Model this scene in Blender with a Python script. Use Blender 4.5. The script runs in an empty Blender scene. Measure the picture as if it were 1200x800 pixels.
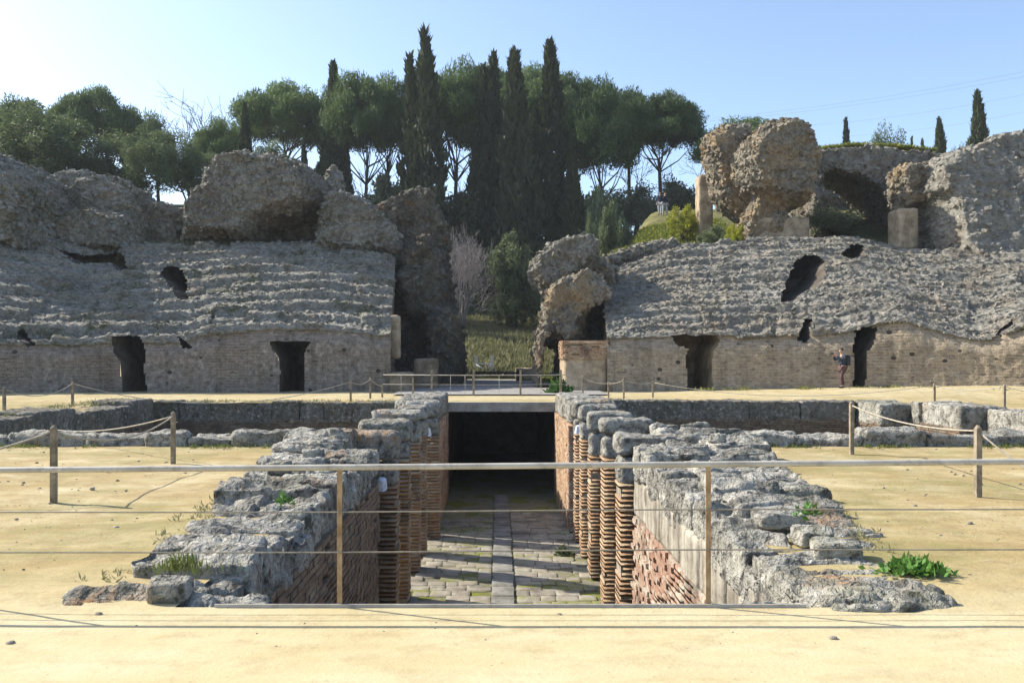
import bpy, bmesh, math, random
import numpy as np
from mathutils import Vector

# ------------------------------------------------------------------ camera, world, sun, exposure
scene = bpy.context.scene
COL = scene.collection
EYE = 1.7
cam_d = bpy.data.cameras.new('camera')
cam_d.sensor_width = 36.0
cam_d.lens = 30.0                    # 1000 px focal length at 1200 px width
cam_d.shift_x = 16/1200.0
cam_d.shift_y = 17/1200.0
cam_d.clip_start = 0.1
cam_d.clip_end = 8000
cam = bpy.data.objects.new('camera', cam_d)
cam.location = (0, 0, EYE)
cam.rotation_euler = (math.pi/2, 0, 0)
COL.objects.link(cam)
scene.camera = cam

SUN_DIR = Vector((-0.80, 0.30, 0.66)).normalized()      # towards the sun
el = math.asin(SUN_DIR.z)
az = math.atan2(SUN_DIR.x, SUN_DIR.y)                    # clockwise from +Y
world = bpy.data.worlds.new('World')
scene.world = world
world.use_nodes = True
wn = world.node_tree
sky = wn.nodes.new('ShaderNodeTexSky')
sky.sky_type = 'NISHITA'
sky.sun_disc = False
sky.sun_elevation = el
sky.sun_rotation = az
sky.altitude = 100
sky.air_density = 0.9
sky.dust_density = 1.3
sky.ozone_density = 1.2
wn.nodes['Background'].inputs[1].default_value = 0.14
wn.links.new(sky.outputs[0], wn.nodes['Background'].inputs[0])
sun_d = bpy.data.lights.new('sun', 'SUN')
sun_d.energy = 4.3
sun_d.angle = math.radians(0.5)
sun_d.color = (1.0, 0.93, 0.80)
sun = bpy.data.objects.new('sun', sun_d)
sun.rotation_euler = SUN_DIR.to_track_quat('Z', 'Y').to_euler()
COL.objects.link(sun)
scene.view_settings.view_transform = 'Standard'
scene.view_settings.look = 'None'
scene.view_settings.exposure = 0.98
scene.view_settings.gamma = 1.0
scene.cycles.max_bounces = 6
scene.cycles.diffuse_bounces = 3

def P(x, y, Y):
    """point seen at photo pixel (x, y) at depth Y"""
    return np.array(((x-584.0)/1000.0*Y, Y, EYE-(y-417.0)/1000.0*Y))

# ------------------------------------------------------------------ noise
_rs = np.random.RandomState(7)
_perm = np.concatenate([_rs.permutation(256)]*2).astype(np.int32)
_g = _rs.normal(size=(256, 3)); _g /= np.linalg.norm(_g, axis=1)[:, None]
_g = _g.astype(np.float32)
def perlin(p):
    p = np.asarray(p, dtype=np.float32)
    i = np.floor(p).astype(np.int32); f = p-i
    i &= 255
    u = f*f*f*(f*(f*6-15)+10)
    out = 0
    for dx in (0, 1):
        wx = u[:, 0] if dx else 1-u[:, 0]
        a = _perm[(i[:, 0]+dx) & 255]
        for dy in (0, 1):
            wy = u[:, 1] if dy else 1-u[:, 1]
            b = _perm[(a+i[:, 1]+dy) & 255]
            for dz in (0, 1):
                wz = u[:, 2] if dz else 1-u[:, 2]
                h = _perm[(b+i[:, 2]+dz) & 255]
                g = _g[h]
                d = g[:, 0]*(f[:, 0]-dx)+g[:, 1]*(f[:, 1]-dy)+g[:, 2]*(f[:, 2]-dz)
                out = out+d*wx*wy*wz
    return out*1.5
def fbm(p, octaves=4, gain=0.5, lac=2.03):
    p = np.asarray(p, dtype=np.float32)
    a = 1.0; s = 0; t = 0
    for k in range(octaves):
        s = s+a*perlin(p*(lac**k)+17.3*k); t += a; a *= gain
    return s/t
def ridged(p, octaves=4, gain=0.5):
    p = np.asarray(p, dtype=np.float32)
    a = 1.0; s = 0; t = 0
    for k in range(octaves):
        s = s+a*(1-2*np.abs(perlin(p*(2.05**k)+9.1*k))); t += a; a *= gain
    return s/t
def sstep(x, a, b):
    t = np.clip((x-a)/(b-a), 0, 1)
    return t*t*(3-2*t)

# ------------------------------------------------------------------ mesh / object helpers
def mesh_np(name, V, F, mat=None, smooth=True, uv=None):
    """F: list of arrays (n,3) / (n,4), or one array, or a list of index lists"""
    V = np.asarray(V, dtype=np.float32).reshape(-1, 3)
    me = bpy.data.meshes.new(name)
    if isinstance(F, np.ndarray): F = [F]
    if len(F) and not isinstance(F[0], np.ndarray):
        me.from_pydata(V.tolist(), [], F)
    else:
        F = [f for f in F if len(f)]
        loops = np.concatenate([f.ravel() for f in F]).astype(np.int32)
        tot = np.concatenate([np.full(len(f), f.shape[1]) for f in F]).astype(np.int32)
        st = np.concatenate([[0], np.cumsum(tot)[:-1]]).astype(np.int32)
        me.vertices.add(len(V)); me.vertices.foreach_set('co', V.ravel())
        me.loops.add(len(loops)); me.loops.foreach_set('vertex_index', loops)
        me.polygons.add(len(tot)); me.polygons.foreach_set('loop_start', st)
        me.polygons.foreach_set('loop_total', tot)
        if uv is not None:
            l = me.uv_layers.new(name='UVMap')
            l.data.foreach_set('uv', np.asarray(uv, dtype=np.float32)[loops].ravel())
        me.update(calc_edges=True)
    me.polygons.foreach_set('use_smooth', np.full(len(me.polygons), smooth))
    if mat: me.materials.append(mat)
    return me
def link(name, me, parent=None, loc=None, rot=None, scale=None):
    o = bpy.data.objects.new(name, me); COL.objects.link(o)
    if parent is not None: o.parent = parent
    if loc is not None: o.location = [float(c) for c in loc]
    if rot is not None: o.rotation_euler = rot
    if scale is not None: o.scale = scale
    return o
def tag(o, label=None, cat=None, group=None, kind=None):
    if label: o['label'] = label
    if cat: o['category'] = cat
    if group: o['group'] = group
    if kind: o['kind'] = kind
    return o
def thing(name, loc, label, cat, group=None):
    o = link(name, None, loc=loc); o.empty_display_size = 0.2
    return tag(o, label, cat, group)
def solo(name, V, F, mat, label, cat, group=None, smooth=True, base=None):
    """a thing that is one mesh, its origin moved to its base"""
    V = np.asarray(V, dtype=np.float32)
    if base is None:
        base = np.array([(V[:, 0].min()+V[:, 0].max())/2, (V[:, 1].min()+V[:, 1].max())/2, V[:, 2].min()])
    o = link(name, mesh_np(name, V-base, F, mat, smooth), loc=base)
    return tag(o, label, cat, group)
def part(name, V, F, mat, parent, smooth=True, uv=None, kind=None, label=None):
    """a child mesh given in world coordinates"""
    V = np.asarray(V, dtype=np.float32)-np.array(world_loc(parent), dtype=np.float32)
    o = link(name, mesh_np(name, V, F, mat, smooth, uv), parent)
    if kind: o['kind'] = kind
    if label: o['label'] = label
    return o
def world_loc(o):
    l = Vector((0, 0, 0))
    while o is not None:
        l = l+o.location; o = o.parent
    return l
def copy_tree(o, parent=None):
    c = o.copy(); COL.objects.link(c)
    if parent is not None: c.parent = parent
    for ch in list(o.children): copy_tree(ch, c)
    return c
class MB:
    """collects geometry for one mesh"""
    def __init__(s): s.V = []; s.F = {}; s.n = 0
    def add(s, V, F):
        V = np.asarray(V, dtype=np.float32).reshape(-1, 3)
        if isinstance(F, np.ndarray): F = [F]
        for f in F:
            if len(f): s.F.setdefault(f.shape[1], []).append(f+s.n)
        s.V.append(V); s.n += len(V); return s
    def box(s, c, d, rz=0.0, tilt=0.0):
        V = BOX8*np.array(d, dtype=np.float32)/2
        if tilt: 
            ct, sn = math.cos(tilt), math.sin(tilt)
            V = np.stack([V[:, 0]*ct-V[:, 2]*sn, V[:, 1], V[:, 0]*sn+V[:, 2]*ct], 1)
        if rz:
            ct, sn = math.cos(rz), math.sin(rz)
            V = np.stack([V[:, 0]*ct-V[:, 1]*sn, V[:, 0]*sn+V[:, 1]*ct, V[:, 2]], 1)
        return s.add(V+np.array(c, dtype=np.float32), BOXF)
    def tube(s, pts, r, n=6, cap=True):
        pts = np.asarray(pts, dtype=np.float32); k = len(pts)
        r = np.broadcast_to(np.asarray(r, dtype=np.float32), (k,))
        t = np.gradient(pts, axis=0); t /= np.linalg.norm(t, axis=1)[:, None]+1e-9
        ref = np.where(np.abs(t[:, 2:3]) > 0.9, np.array([[1., 0, 0]]), np.array([[0, 0, 1.]]))
        a = np.cross(t, ref); a /= np.linalg.norm(a, axis=1)[:, None]+1e-9
        b = np.cross(t, a)
        th = np.arange(n)/n*2*math.pi
        V = pts[:, None]+r[:, None, None]*(np.cos(th)[None, :, None]*a[:, None]+np.sin(th)[None, :, None]*b[:, None])
        i = np.arange(k-1)[:, None]*n; j = np.arange(n)[None]; j2 = (j+1) % n
        F = np.stack([i+j, i+n+j, i+n+j2, i+j2], -1).reshape(-1, 4)
        s.add(V.reshape(-1, 3), F)
        if cap and n == 4:
            o = s.n-k*n
            s.F.setdefault(4, []).append(np.array([[o, o+1, o+2, o+3], [o+k*n-1, o+k*n-2, o+k*n-3, o+k*n-4]]))
        elif cap:
            o = s.n-k*n
            tri = np.stack([np.zeros(n-2, int), np.arange(1, n-1), np.arange(2, n)], 1)
            s.F.setdefault(3, []).append(o+tri); s.F.setdefault(3, []).append(o+(k-1)*n+tri[:, ::-1])
        return s
    def get(s): return np.concatenate(s.V), [np.concatenate(f) for f in s.F.values()]
BOX8 = np.array([(x, y, z) for x in (-1, 1) for y in (-1, 1) for z in (-1, 1)], dtype=np.float32)
BOXF = np.array([(0, 1, 3, 2), (4, 6, 7, 5), (0, 4, 5, 1), (2, 3, 7, 6), (0, 2, 6, 4), (1, 5, 7, 3)])
_bg = {}
def boxgrid(nx, ny, nz):
    """welded surface of a box, coordinates in [-1,1]"""
    k = (nx, ny, nz)
    if k in _bg: return _bg[k]
    quads = []
    def face(ax, side):
        n = [nx, ny, nz]; u, v = [a for a in range(3) if a != ax]
        I, J = np.meshgrid(np.arange(n[u]), np.arange(n[v]), indexing='ij')
        def pt(i, j):
            q = np.zeros(i.shape+(3,), int); q[..., u] = i; q[..., v] = j; q[..., ax] = n[ax] if side else 0
            return q
        qs = np.stack([pt(I, J), pt(I+1, J), pt(I+1, J+1), pt(I, J+1)], 2).reshape(-1, 4, 3)
        flip = side ^ (ax == 1)
        return qs if flip else qs[:, ::-1]
    q = np.concatenate([face(a, s) for a in range(3) for s in (0, 1)])
    key = (q[..., 0]*4096+q[..., 1])*4096+q[..., 2]
    un, inv = np.unique(key.ravel(), return_inverse=True)
    V = np.stack([un//(4096*4096), (un//4096) % 4096, un % 4096], 1).astype(np.float32)
    V = V/np.array([nx, ny, nz], dtype=np.float32)*2-1
    _bg[k] = (V, inv.reshape(-1, 4)); return _bg[k]
def round_block(nx, ny, nz, k=7):
    V, F = boxgrid(nx, ny, nz)
    m = np.abs(V).max(1); l = (np.abs(V)**k).sum(1)**(1.0/k)
    return V*(m/l)[:, None], F
def vnormals(me):
    n = np.empty(len(me.vertices)*3, dtype=np.float32); me.vertices.foreach_get('normal', n)
    return n.reshape(-1, 3)
def smooth_normals(V, F):
    me = mesh_np('tmp', V, F); n = vnormals(me); bpy.data.meshes.remove(me); return n
def remesh(V, F, voxel):
    me = mesh_np('tmp', V, F); o = link('tmp', me)
    md = o.modifiers.new('r', 'REMESH'); md.mode = 'VOXEL'; md.voxel_size = voxel
    dg = bpy.context.evaluated_depsgraph_get()
    e = o.evaluated_get(dg); m2 = e.to_mesh()
    nv = len(m2.vertices); co = np.empty(nv*3, dtype=np.float32); m2.vertices.foreach_get('co', co)
    nr = vnormals(m2)
    nl = len(m2.loops); vi = np.empty(nl, dtype=np.int32); m2.loops.foreach_get('vertex_index', vi)
    lt = np.empty(len(m2.polygons), dtype=np.int32); m2.polygons.foreach_get('loop_total', lt)
    assert (lt == 4).all()
    e.to_mesh_clear(); bpy.data.objects.remove(o); bpy.data.meshes.remove(me)
    return co.reshape(-1, 3), vi.reshape(-1, 4), nr
def relax(V, F, it=2):
    """light smoothing of a quad mesh"""
    e = np.concatenate([F[:, [0, 1]], F[:, [1, 2]], F[:, [2, 3]], F[:, [3, 0]]])
    for _ in range(it):
        s = np.zeros_like(V); c = np.zeros(len(V), dtype=np.float32)
        for k in range(3): s[:, k] = np.bincount(e[:, 0], V[e[:, 1], k], len(V))+np.bincount(e[:, 1], V[e[:, 0], k], len(V))
        c = np.bincount(e[:, 0], minlength=len(V))+np.bincount(e[:, 1], minlength=len(V))
        V = (0.4*V+0.6*(s/c[:, None])).astype(np.float32)
    return V
def prism(outline, Yc, depth, front=0.80, back=0.8, K=6, pw=3.0, lean=0.0):
    """closed rounded solid whose middle section is the outline (photo pixels) at depth Yc"""
    o = np.array([P(x, y, Yc) for x, y in outline])
    c = o.mean(0)
    V = []
    ts = np.linspace(-1, 1, K)
    for t in ts:
        f = front if t < 0 else back
        s = f+(1-f)*(1-abs(t)**pw)
        L = (o-c)*np.array([s, 1, s])+c
        L[:, 1] = Yc+t*depth/2
        if lean:
            yb = lean*(o[:, 2]-o[:, 2].min()); g = (Yc+yb)/Yc; L[:, 1] += yb; L[:, 0] *= g; L[:, 2] = EYE+(L[:, 2]-EYE)*g
        V.append(L)
    n = len(o); V = np.concatenate(V)
    F = [list(range(n))[::-1], [(K-1)*n+i for i in range(n)]]
    for k in range(K-1):
        for i in range(n):
            F.append([k*n+i, k*n+(i+1) % n, (k+1)*n+(i+1) % n, (k+1)*n+i])
    return V, F
def box_vf(c, d, rz=0.0):
    m = MB().box(c, d, rz); V, F = m.get(); return V, F[0].tolist()
def lumps(solids, voxel=0.12, amp=0.3, freq=0.45, seed=0, fine=0.07, smooth_it=2, strata=0.11):
    """union of closed solids -> voxel remesh -> noise: one rubble mass"""
    V = []; F = []; n = 0
    for v, f in solids:
        V.append(np.asarray(v)); F += [[i+n for i in q] for q in f]; n += len(v)
    V, F, N = remesh(np.concatenate(V), F, voxel)
    V = relax(V, F, smooth_it); N = smooth_normals(V, F)
    p = V+seed*13.7
    d = amp*fbm(p*freq, 4)+fine*2*np.abs(perlin(p*3.1))-fine+fine*0.7*perlin(p*6.3)
    d += 0.55*amp*(ridged(p*0.75, 4)-0.35)+0.25*amp*perlin(p*1.7)+0.05*np.abs(perlin(p*8.5))-0.16*np.clip(np.abs(perlin(p*1.9+50))*2-0.1, 0, 1)+0.05
    d = d-0.14
    if strata: d += strata*perlin(p*np.array([0.35, 0.35, 2.2]))
    return V+N*d[:, None], F

# ------------------------------------------------------------------ materials
class NT:
    def __init__(s, name):
        s.m = bpy.data.materials.new(name); s.m.use_nodes = True
        s.t = s.m.node_tree; s.b = s.t.nodes['Principled BSDF']; s.out = s.t.nodes['Material Output']
        s.b.inputs['Roughness'].default_value = 0.9
        s.b.inputs['Specular IOR Level'].default_value = 0.25
    def n(s, typ, **kw):
        nd = s.t.nodes.new('ShaderNode'+typ)
        for k, v in kw.items(): setattr(nd, k, v)
        return nd
    def put(s, sock, v):
        if isinstance(v, bpy.types.NodeSocket): s.t.links.new(v, sock)
        elif isinstance(v, tuple) and len(v) == 3 and sock.type == 'RGBA': sock.default_value = (*v, 1)
        else: sock.default_value = v
    def pos(s):
        if not hasattr(s, '_p'): s._p = s.n('NewGeometry')
        return s._p.outputs['Position']
    def obj(s): return s.n('TexCoord').outputs['Object']
    def rnd(s): return s.n('ObjectInfo').outputs['Random']
    def nz(s):
        x = s.n('SeparateXYZ'); s.pos(); s.put(x.inputs[0], s._p.outputs['Normal']); return x.outputs[2]
    def scale(s, v, sc):
        x = s.n('VectorMath', operation='MULTIPLY'); s.put(x.inputs[0], v); x.inputs[1].default_value = sc; return x.outputs[0]
    def noise(s, v, sc, det=4, rough=0.55, col=False):
        x = s.n('TexNoise'); s.put(x.inputs['Vector'], v); x.inputs['Scale'].default_value = sc
        x.inputs['Detail'].default_value = det; x.inputs['Roughness'].default_value = rough
        return x.outputs[1 if col else 0]
    def voro(s, v, sc, feat='F1', out='Distance', rand=1.0):
        x = s.n('TexVoronoi', feature=feat); s.put(x.inputs['Vector'], v); x.inputs['Scale'].default_value = sc
        x.inputs['Randomness'].default_value = rand
        return x.outputs[out]
    def rng(s, v, a, b, c=0.0, d=1.0):
        x = s.n('MapRange'); s.put(x.inputs[0], v)
        for i, q in enumerate((a, b, c, d)): x.inputs[i+1].default_value = q
        return x.outputs[0]
    def math(s, op, a, b=0.0):
        x = s.n('Math', operation=op); s.put(x.inputs[0], a); s.put(x.inputs[1], b); return x.outputs[0]
    def mix(s, f, a, b, mode='MIX'):
        x = s.n('Mix', data_type='RGBA', blend_type=mode)
        s.put(x.inputs[0], f); s.put(x.inputs[6], a); s.put(x.inputs[7], b); return x.outputs[2]
    def ramp(s, f, stops):
        x = s.n('ValToRGB'); e = x.color_ramp.elements
        while len(e) < len(stops): e.new(0.5)
        for i, (p, c) in enumerate(stops): e[i].position = p; e[i].color = (*c, 1)
        s.put(x.inputs[0], f); return x.outputs[0]
    def bump(s, h, strength=0.5, dist=0.05, prev=None):
        x = s.n('Bump'); s.put(x.inputs['Strength'], strength); x.inputs['Distance'].default_value = dist
        s.put(x.inputs['Height'], h)
        if prev is not None: s.put(x.inputs['Normal'], prev)
        return x.outputs[0]
    def done(s, col, nrm=None, rough=None):
        s.put(s.b.inputs['Base Color'], col)
        if nrm is not None: s.put(s.b.inputs['Normal'], nrm)
        if rough is not None: s.b.inputs['Roughness'].default_value = rough
        return s.m

def rock_mat(name, stops, peb=8.0, moss=0.3, mosscol=(0.10, 0.10, 0.03), orange=0.12, white=0.25, patch=0.35, dist=0.10, tan=0.0, dark=0.35, flat=1.0, rel=3.6, relb=3.2, fleck=0.0, warm=(1.0, 0.975, 0.91)):
    t = NT(name); p = t.pos()
    wp = t.n('VectorMath', operation='ADD'); t.put(wp.inputs[0], p); t.put(wp.inputs[1], t.scale(t.noise(p, 1.7, 3, 0.6, True), (0.25, 0.25, 0.25)))
    p = wp.outputs[0]
    n1 = t.noise(p, patch, 5, 0.6); n2 = t.noise(t.scale(p, (1, 1, flat)), 2.6, 7, 0.70); n3 = t.noise(t.scale(p, (1, 1, flat)), 9.0, 5, 0.72)
    mixv = t.math('ADD', t.math('MULTIPLY', n1, 0.45), t.math('ADD', t.math('MULTIPLY', n2, 0.38), t.math('MULTIPLY', n3, 0.17)))
    col = t.ramp(mixv, stops)
    # clasts of the old concrete: each with its own tone
    vc = t.voro(p, peb, out='Color'); sv = t.n('SeparateColor'); t.put(sv.inputs[0], vc)
    vd = t.voro(p, peb)
    col = t.mix(t.rng(sv.outputs[0], 0.0, 1.0, 0.0, 0.22), col, (0.045, 0.042, 0.038))
    col = t.mix(t.math('MULTIPLY', t.rng(sv.outputs[1], 0.80, 1.0, 0, 0.55), t.rng(vd, 0.45, 0.25)), col, (0.52, 0.50, 0.46))
    n4 = t.noise(t.scale(p, (1, 1, flat)), rel, 4, 0.62)
    col = t.mix(t.rng(n4, 0.48, 0.34, 0, 0.50), col, (0.055, 0.052, 0.046))
    col = t.mix(t.rng(n4, 0.56, 0.70, 0, 0.45), col, (0.50, 0.485, 0.45))
    # pits, the shade inside them painted as dark colour
    col = t.mix(t.rng(n3, 0.43, 0.34, 0, 0.6), col, (0.035, 0.032, 0.028))
    if tan: col = t.mix(t.math('MULTIPLY', t.rng(t.noise(p, 0.5, 4, 0.6), 0.48, 0.60, 0, tan), t.rng(n3, 0.36, 0.5)), col, (0.46, 0.345, 0.215))
    if dark: col = t.mix(t.rng(t.noise(t.scale(p, (1, 1, 0.45)), 0.8, 5, 0.62), 0.54, 0.70, 0, dark), col, (0.055, 0.05, 0.045))
    if fleck: col = t.mix(t.math('MULTIPLY', t.rng(t.noise(p, 4.2, 6, 0.7), 0.50, 0.60, 0, fleck), t.rng(n2, 0.60, 0.42)), col, (0.045, 0.043, 0.038))
    if white: col = t.mix(t.math('MULTIPLY', t.rng(n3, 0.54, 0.64), t.rng(t.noise(p, 0.9, 4), 0.40, 0.6, 0, white)), col, (0.56, 0.55, 0.52))
    if moss:
        mk = t.math('MULTIPLY', t.rng(t.noise(p, 0.55, 5, 0.65), 0.50, 0.62), t.rng(n2, 0.40, 0.58, 0, moss))
        col = t.mix(mk, col, mosscol)
    if orange: col = t.mix(t.math('MULTIPLY', t.rng(t.noise(t.scale(p, (1, 1, 1.3)), 0.62, 3, 0.5), 0.60, 0.68), t.rng(n3, 0.42, 0.6, 0, min(0.8, orange*5))), col, (0.36, 0.17, 0.05))
    h = t.math('ADD', t.math('MULTIPLY', t.rng(vd, 0.0, 0.7, 1, 0), 0.30), t.math('MULTIPLY', n2, 1.5))
    col = t.mix(1.0, col, warm, 'MULTIPLY')
    b = t.bump(h, 1.0, dist*1.3)
    b = t.bump(n4, 1.0, dist*relb, b)
    b = t.bump(n3, 1.0, dist*1.1, b)
    return t.done(col, b, 0.95)

GREY = [(0.30, (0.10, 0.092, 0.08)), (0.45, (0.20, 0.188, 0.168)), (0.56, (0.31, 0.295, 0.265)), (0.70, (0.40, 0.385, 0.35))]
M_seatL = rock_mat('rubble_grey_mossy', [(0.30, (0.18, 0.174, 0.155)), (0.45, (0.36, 0.35, 0.32)), (0.56, (0.47, 0.46, 0.425)), (0.70, (0.56, 0.55, 0.52))], fleck=0.2, peb=6.5, moss=0.9, mosscol=(0.095, 0.10, 0.035), orange=0.08, white=0.4, flat=1.8, dist=0.09)
M_seatR = rock_mat('rubble_grey_dry', [(0.30, (0.19, 0.182, 0.165)), (0.45, (0.38, 0.37, 0.34)), (0.56, (0.49, 0.48, 0.445)), (0.70, (0.57, 0.56, 0.53))], peb=6.5, moss=0.15, orange=0.05, white=0.35, tan=0.22, dark=0.2, flat=2.2, dist=0.10)
M_rock = rock_mat('rubble_brown', [(0.30, (0.17, 0.16, 0.14)), (0.45, (0.35, 0.335, 0.30)), (0.56, (0.46, 0.443, 0.40)), (0.70, (0.54, 0.525, 0.48))], peb=6.0, moss=0.5, orange=0.06, white=0.5, dist=0.12, fleck=0.3)
M_rock_shade = rock_mat('rubble_shaded', [(0.30, (0.08, 0.072, 0.06)), (0.45, (0.15, 0.138, 0.12)), (0.56, (0.22, 0.205, 0.175)), (0.70, (0.32, 0.30, 0.26))], peb=6.0, moss=0.5, orange=0.16, white=0.15, dist=0.12, dark=0.6)  # darker rubble copy: shade of the left gate face put into the colour
M_rock_tan = rock_mat('rubble_tan', [(0.30, (0.17, 0.148, 0.12)), (0.45, (0.30, 0.27, 0.225)), (0.56, (0.40, 0.365, 0.305)), (0.70, (0.49, 0.455, 0.39))], peb=6.0, moss=0.25, orange=0.10, white=0.2, tan=0.85, dist=0.11)
M_stone = rock_mat('weathered_stone', [(0.30, (0.13, 0.127, 0.118)), (0.45, (0.29, 0.285, 0.265)), (0.55, (0.44, 0.435, 0.41)), (0.70, (0.57, 0.56, 0.535))], peb=26, moss=0.4, mosscol=(0.10, 0.105, 0.03), orange=0.16, white=0.8, patch=0.9, dist=0.03, dark=0.6, rel=9.0, relb=1.8, fleck=0.8)
M_ashlar = rock_mat('dark_ashlar', [(0.30, (0.07, 0.066, 0.06)), (0.45, (0.13, 0.123, 0.11)), (0.55, (0.20, 0.19, 0.17)), (0.70, (0.32, 0.31, 0.29))], peb=9, moss=0.3, orange=0.06, white=0.6, patch=0.7, dist=0.03, dark=0.4, rel=7.0)

def sand_mat():
    t = NT('sand'); p = t.pos()
    n1 = t.noise(p, 0.22, 5, 0.6); n2 = t.noise(t.scale(p, (0.6, 1.6, 1)), 1.3, 6, 0.65); n3 = t.noise(p, 24, 4, 0.7)
    col = t.ramp(t.math('ADD', t.math('MULTIPLY', n1, 0.5), t.math('MULTIPLY', n2, 0.5)),
                 [(0.34, (0.41, 0.325, 0.165)), (0.48, (0.475, 0.40, 0.23)), (0.62, (0.515, 0.455, 0.295))])
    xyz = t.n('SeparateXYZ'); t.put(xyz.inputs[0], p)
    far = t.math('MULTIPLY', t.rng(xyz.outputs[1], 5.6, 7.0), t.rng(xyz.outputs[1], 34.0, 31.0, 0.25, 1.0))
    col = t.mix(t.math('MULTIPLY', far, t.rng(t.noise(t.scale(p, (1, 1.5, 1)), 0.75, 6, 0.68), 0.36, 0.60, 0.9, 0.15)), col, (0.30, 0.22, 0.095))
    dz = t.noise(t.scale(p, (0.35, 0.55, 1)), 1.0, 6, 0.66)
    col = t.mix(t.math('MULTIPLY', far, t.rng(dz, 0.46, 0.58, 0, 0.6)), col, (0.30, 0.215, 0.085))
    # thin olive growth, in patches away from the trodden strip at the railing
    mk = t.math('MULTIPLY', t.math('MULTIPLY', t.rng(t.noise(p, 0.42, 5, 0.62), 0.47, 0.60), t.rng(n2, 0.36, 0.54, 0, 0.85)), far)
    col = t.mix(mk, col, (0.225, 0.20, 0.075))
    col = t.mix(t.math('MULTIPLY', t.rng(n3, 0.60, 0.70, 0, 0.5), t.rng(n2, 0.45, 0.6)), col, (0.26, 0.19, 0.10))
    vd = t.voro(p, 30); keep = t.math('GREATER_THAN', t.voro(p, 30, out='Color'), 0.86)
    col = t.mix(t.math('MULTIPLY', t.math('LESS_THAN', vd, 0.2), t.math('MULTIPLY', keep, 0.6)), col, (0.17, 0.12, 0.07))
    n5 = t.noise(t.scale(p, (0.8, 1.2, 1)), 3.4, 5, 0.7)
    col = t.mix(t.math('MULTIPLY', t.rng(n5, 0.50, 0.64, 0, 0.6), t.rng(xyz.outputs[1], 4.5, 7.5, 0.35, 1.0)), col, (0.25, 0.18, 0.085))
    foot = t.voro(t.scale(p, (1, 0.7, 1)), 3.2, 'SMOOTH_F1')
    h = t.math('ADD', t.math('ADD', t.math('MULTIPLY', n2, 0.5), t.math('MULTIPLY', n5, 0.55)), t.math('ADD', t.math('MULTIPLY', n3, 0.25), t.math('MULTIPLY', foot, 0.25)))
    return t.done(col, t.bump(t.noise(p, 60, 3, 0.7), 0.2, 0.01, t.bump(h, t.rng(xyz.outputs[1], 5.0, 8.0, 0.28, 0.7), 0.07)), 0.95)
M_sand = sand_mat()

def grass_ground():
    t = NT('dry_grass_ground'); p = t.pos()
    n1 = t.noise(p, 0.3, 5, 0.6); n2 = t.noise(p, 2.2, 6, 0.7)
    col = t.ramp(t.math('ADD', t.math('MULTIPLY', n1, 0.5), t.math('MULTIPLY', n2, 0.5)),
                 [(0.32, (0.045, 0.05, 0.02)), (0.46, (0.10, 0.105, 0.035)), (0.56, (0.17, 0.155, 0.06)), (0.68, (0.27, 0.225, 0.12))])
    return t.done(col, t.bump(n2, 1.0, 0.2), 1.0)
M_grassg = grass_ground()

def plain_noise(name, a, b, sc=3.0, bump=0.02, rough=0.9, usepos=True):
    t = NT(name); p = t.pos() if usepos else t.obj()
    n = t.noise(p, sc, 5, 0.6)
    n2 = t.noise(p, sc*3.7, 4, 0.7); c = t.ramp(n, [(0.38, a), (0.62, b)])
    c = t.mix(t.rng(n2, 0.48, 0.36, 0, 0.35), c, tuple(0.35*x for x in a))
    return t.done(c, t.bump(n2, 0.6, bump), rough)
M_tanshade = plain_noise('shaded_tan_masonry', (0.15, 0.115, 0.075), (0.29, 0.23, 0.16), 1.8, 0.05)  # tan masonry, its colour darkened to stand for shade by the gate
M_gravel = plain_noise('grey_gravel', (0.20, 0.19, 0.18), (0.34, 0.325, 0.30), 2.0, 0.03)
M_concrete = plain_noise('concrete', (0.27, 0.255, 0.22), (0.42, 0.40, 0.35), 2.2, 0.01)
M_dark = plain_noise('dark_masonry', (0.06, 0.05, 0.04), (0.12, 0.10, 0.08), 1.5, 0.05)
M_tanmason = plain_noise('tan_masonry', (0.24, 0.185, 0.12), (0.46, 0.37, 0.26), 1.6, 0.06)
M_metal = plain_noise('weathered_rail', (0.36, 0.33, 0.28), (0.48, 0.45, 0.39), 4, 0.002, 0.55)
M_rust = plain_noise('rusty_steel', (0.26, 0.17, 0.09), (0.42, 0.30, 0.17), 9, 0.002, 0.7)
M_cable = plain_noise('steel_cable', (0.22, 0.20, 0.16), (0.30, 0.27, 0.22), 9, 0.001, 0.5)
M_wood = plain_noise('grey_timber', (0.17, 0.14, 0.10), (0.34, 0.28, 0.20), 6, 0.004, 0.8)
M_rope = plain_noise('rope', (0.30, 0.27, 0.22), (0.45, 0.41, 0.34), 20, 0.003, 0.9)
M_white = plain_noise('white_paint', (0.62, 0.63, 0.64), (0.80, 0.80, 0.80), 5, 0.001, 0.6)
M_black = plain_noise('black_paint', (0.02, 0.02, 0.022), (0.04, 0.04, 0.042), 5, 0.001, 0.6)
M_bark = plain_noise('bark', (0.040, 0.032, 0.026), (0.095, 0.076, 0.060), 5, 0.03, 0.95, False)
M_palebark = plain_noise('pale_twigs', (0.075, 0.062, 0.054), (0.15, 0.128, 0.112), 3, 0.01, 0.95, False)
M_twig = plain_noise('grey_twigs', (0.22, 0.20, 0.19), (0.35, 0.325, 0.315), 3, 0.01, 0.95, False)
M_lamp = plain_noise('lamp_housing', (0.55, 0.62, 0.75), (0.70, 0.76, 0.86), 8, 0.001, 0.35)

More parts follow.
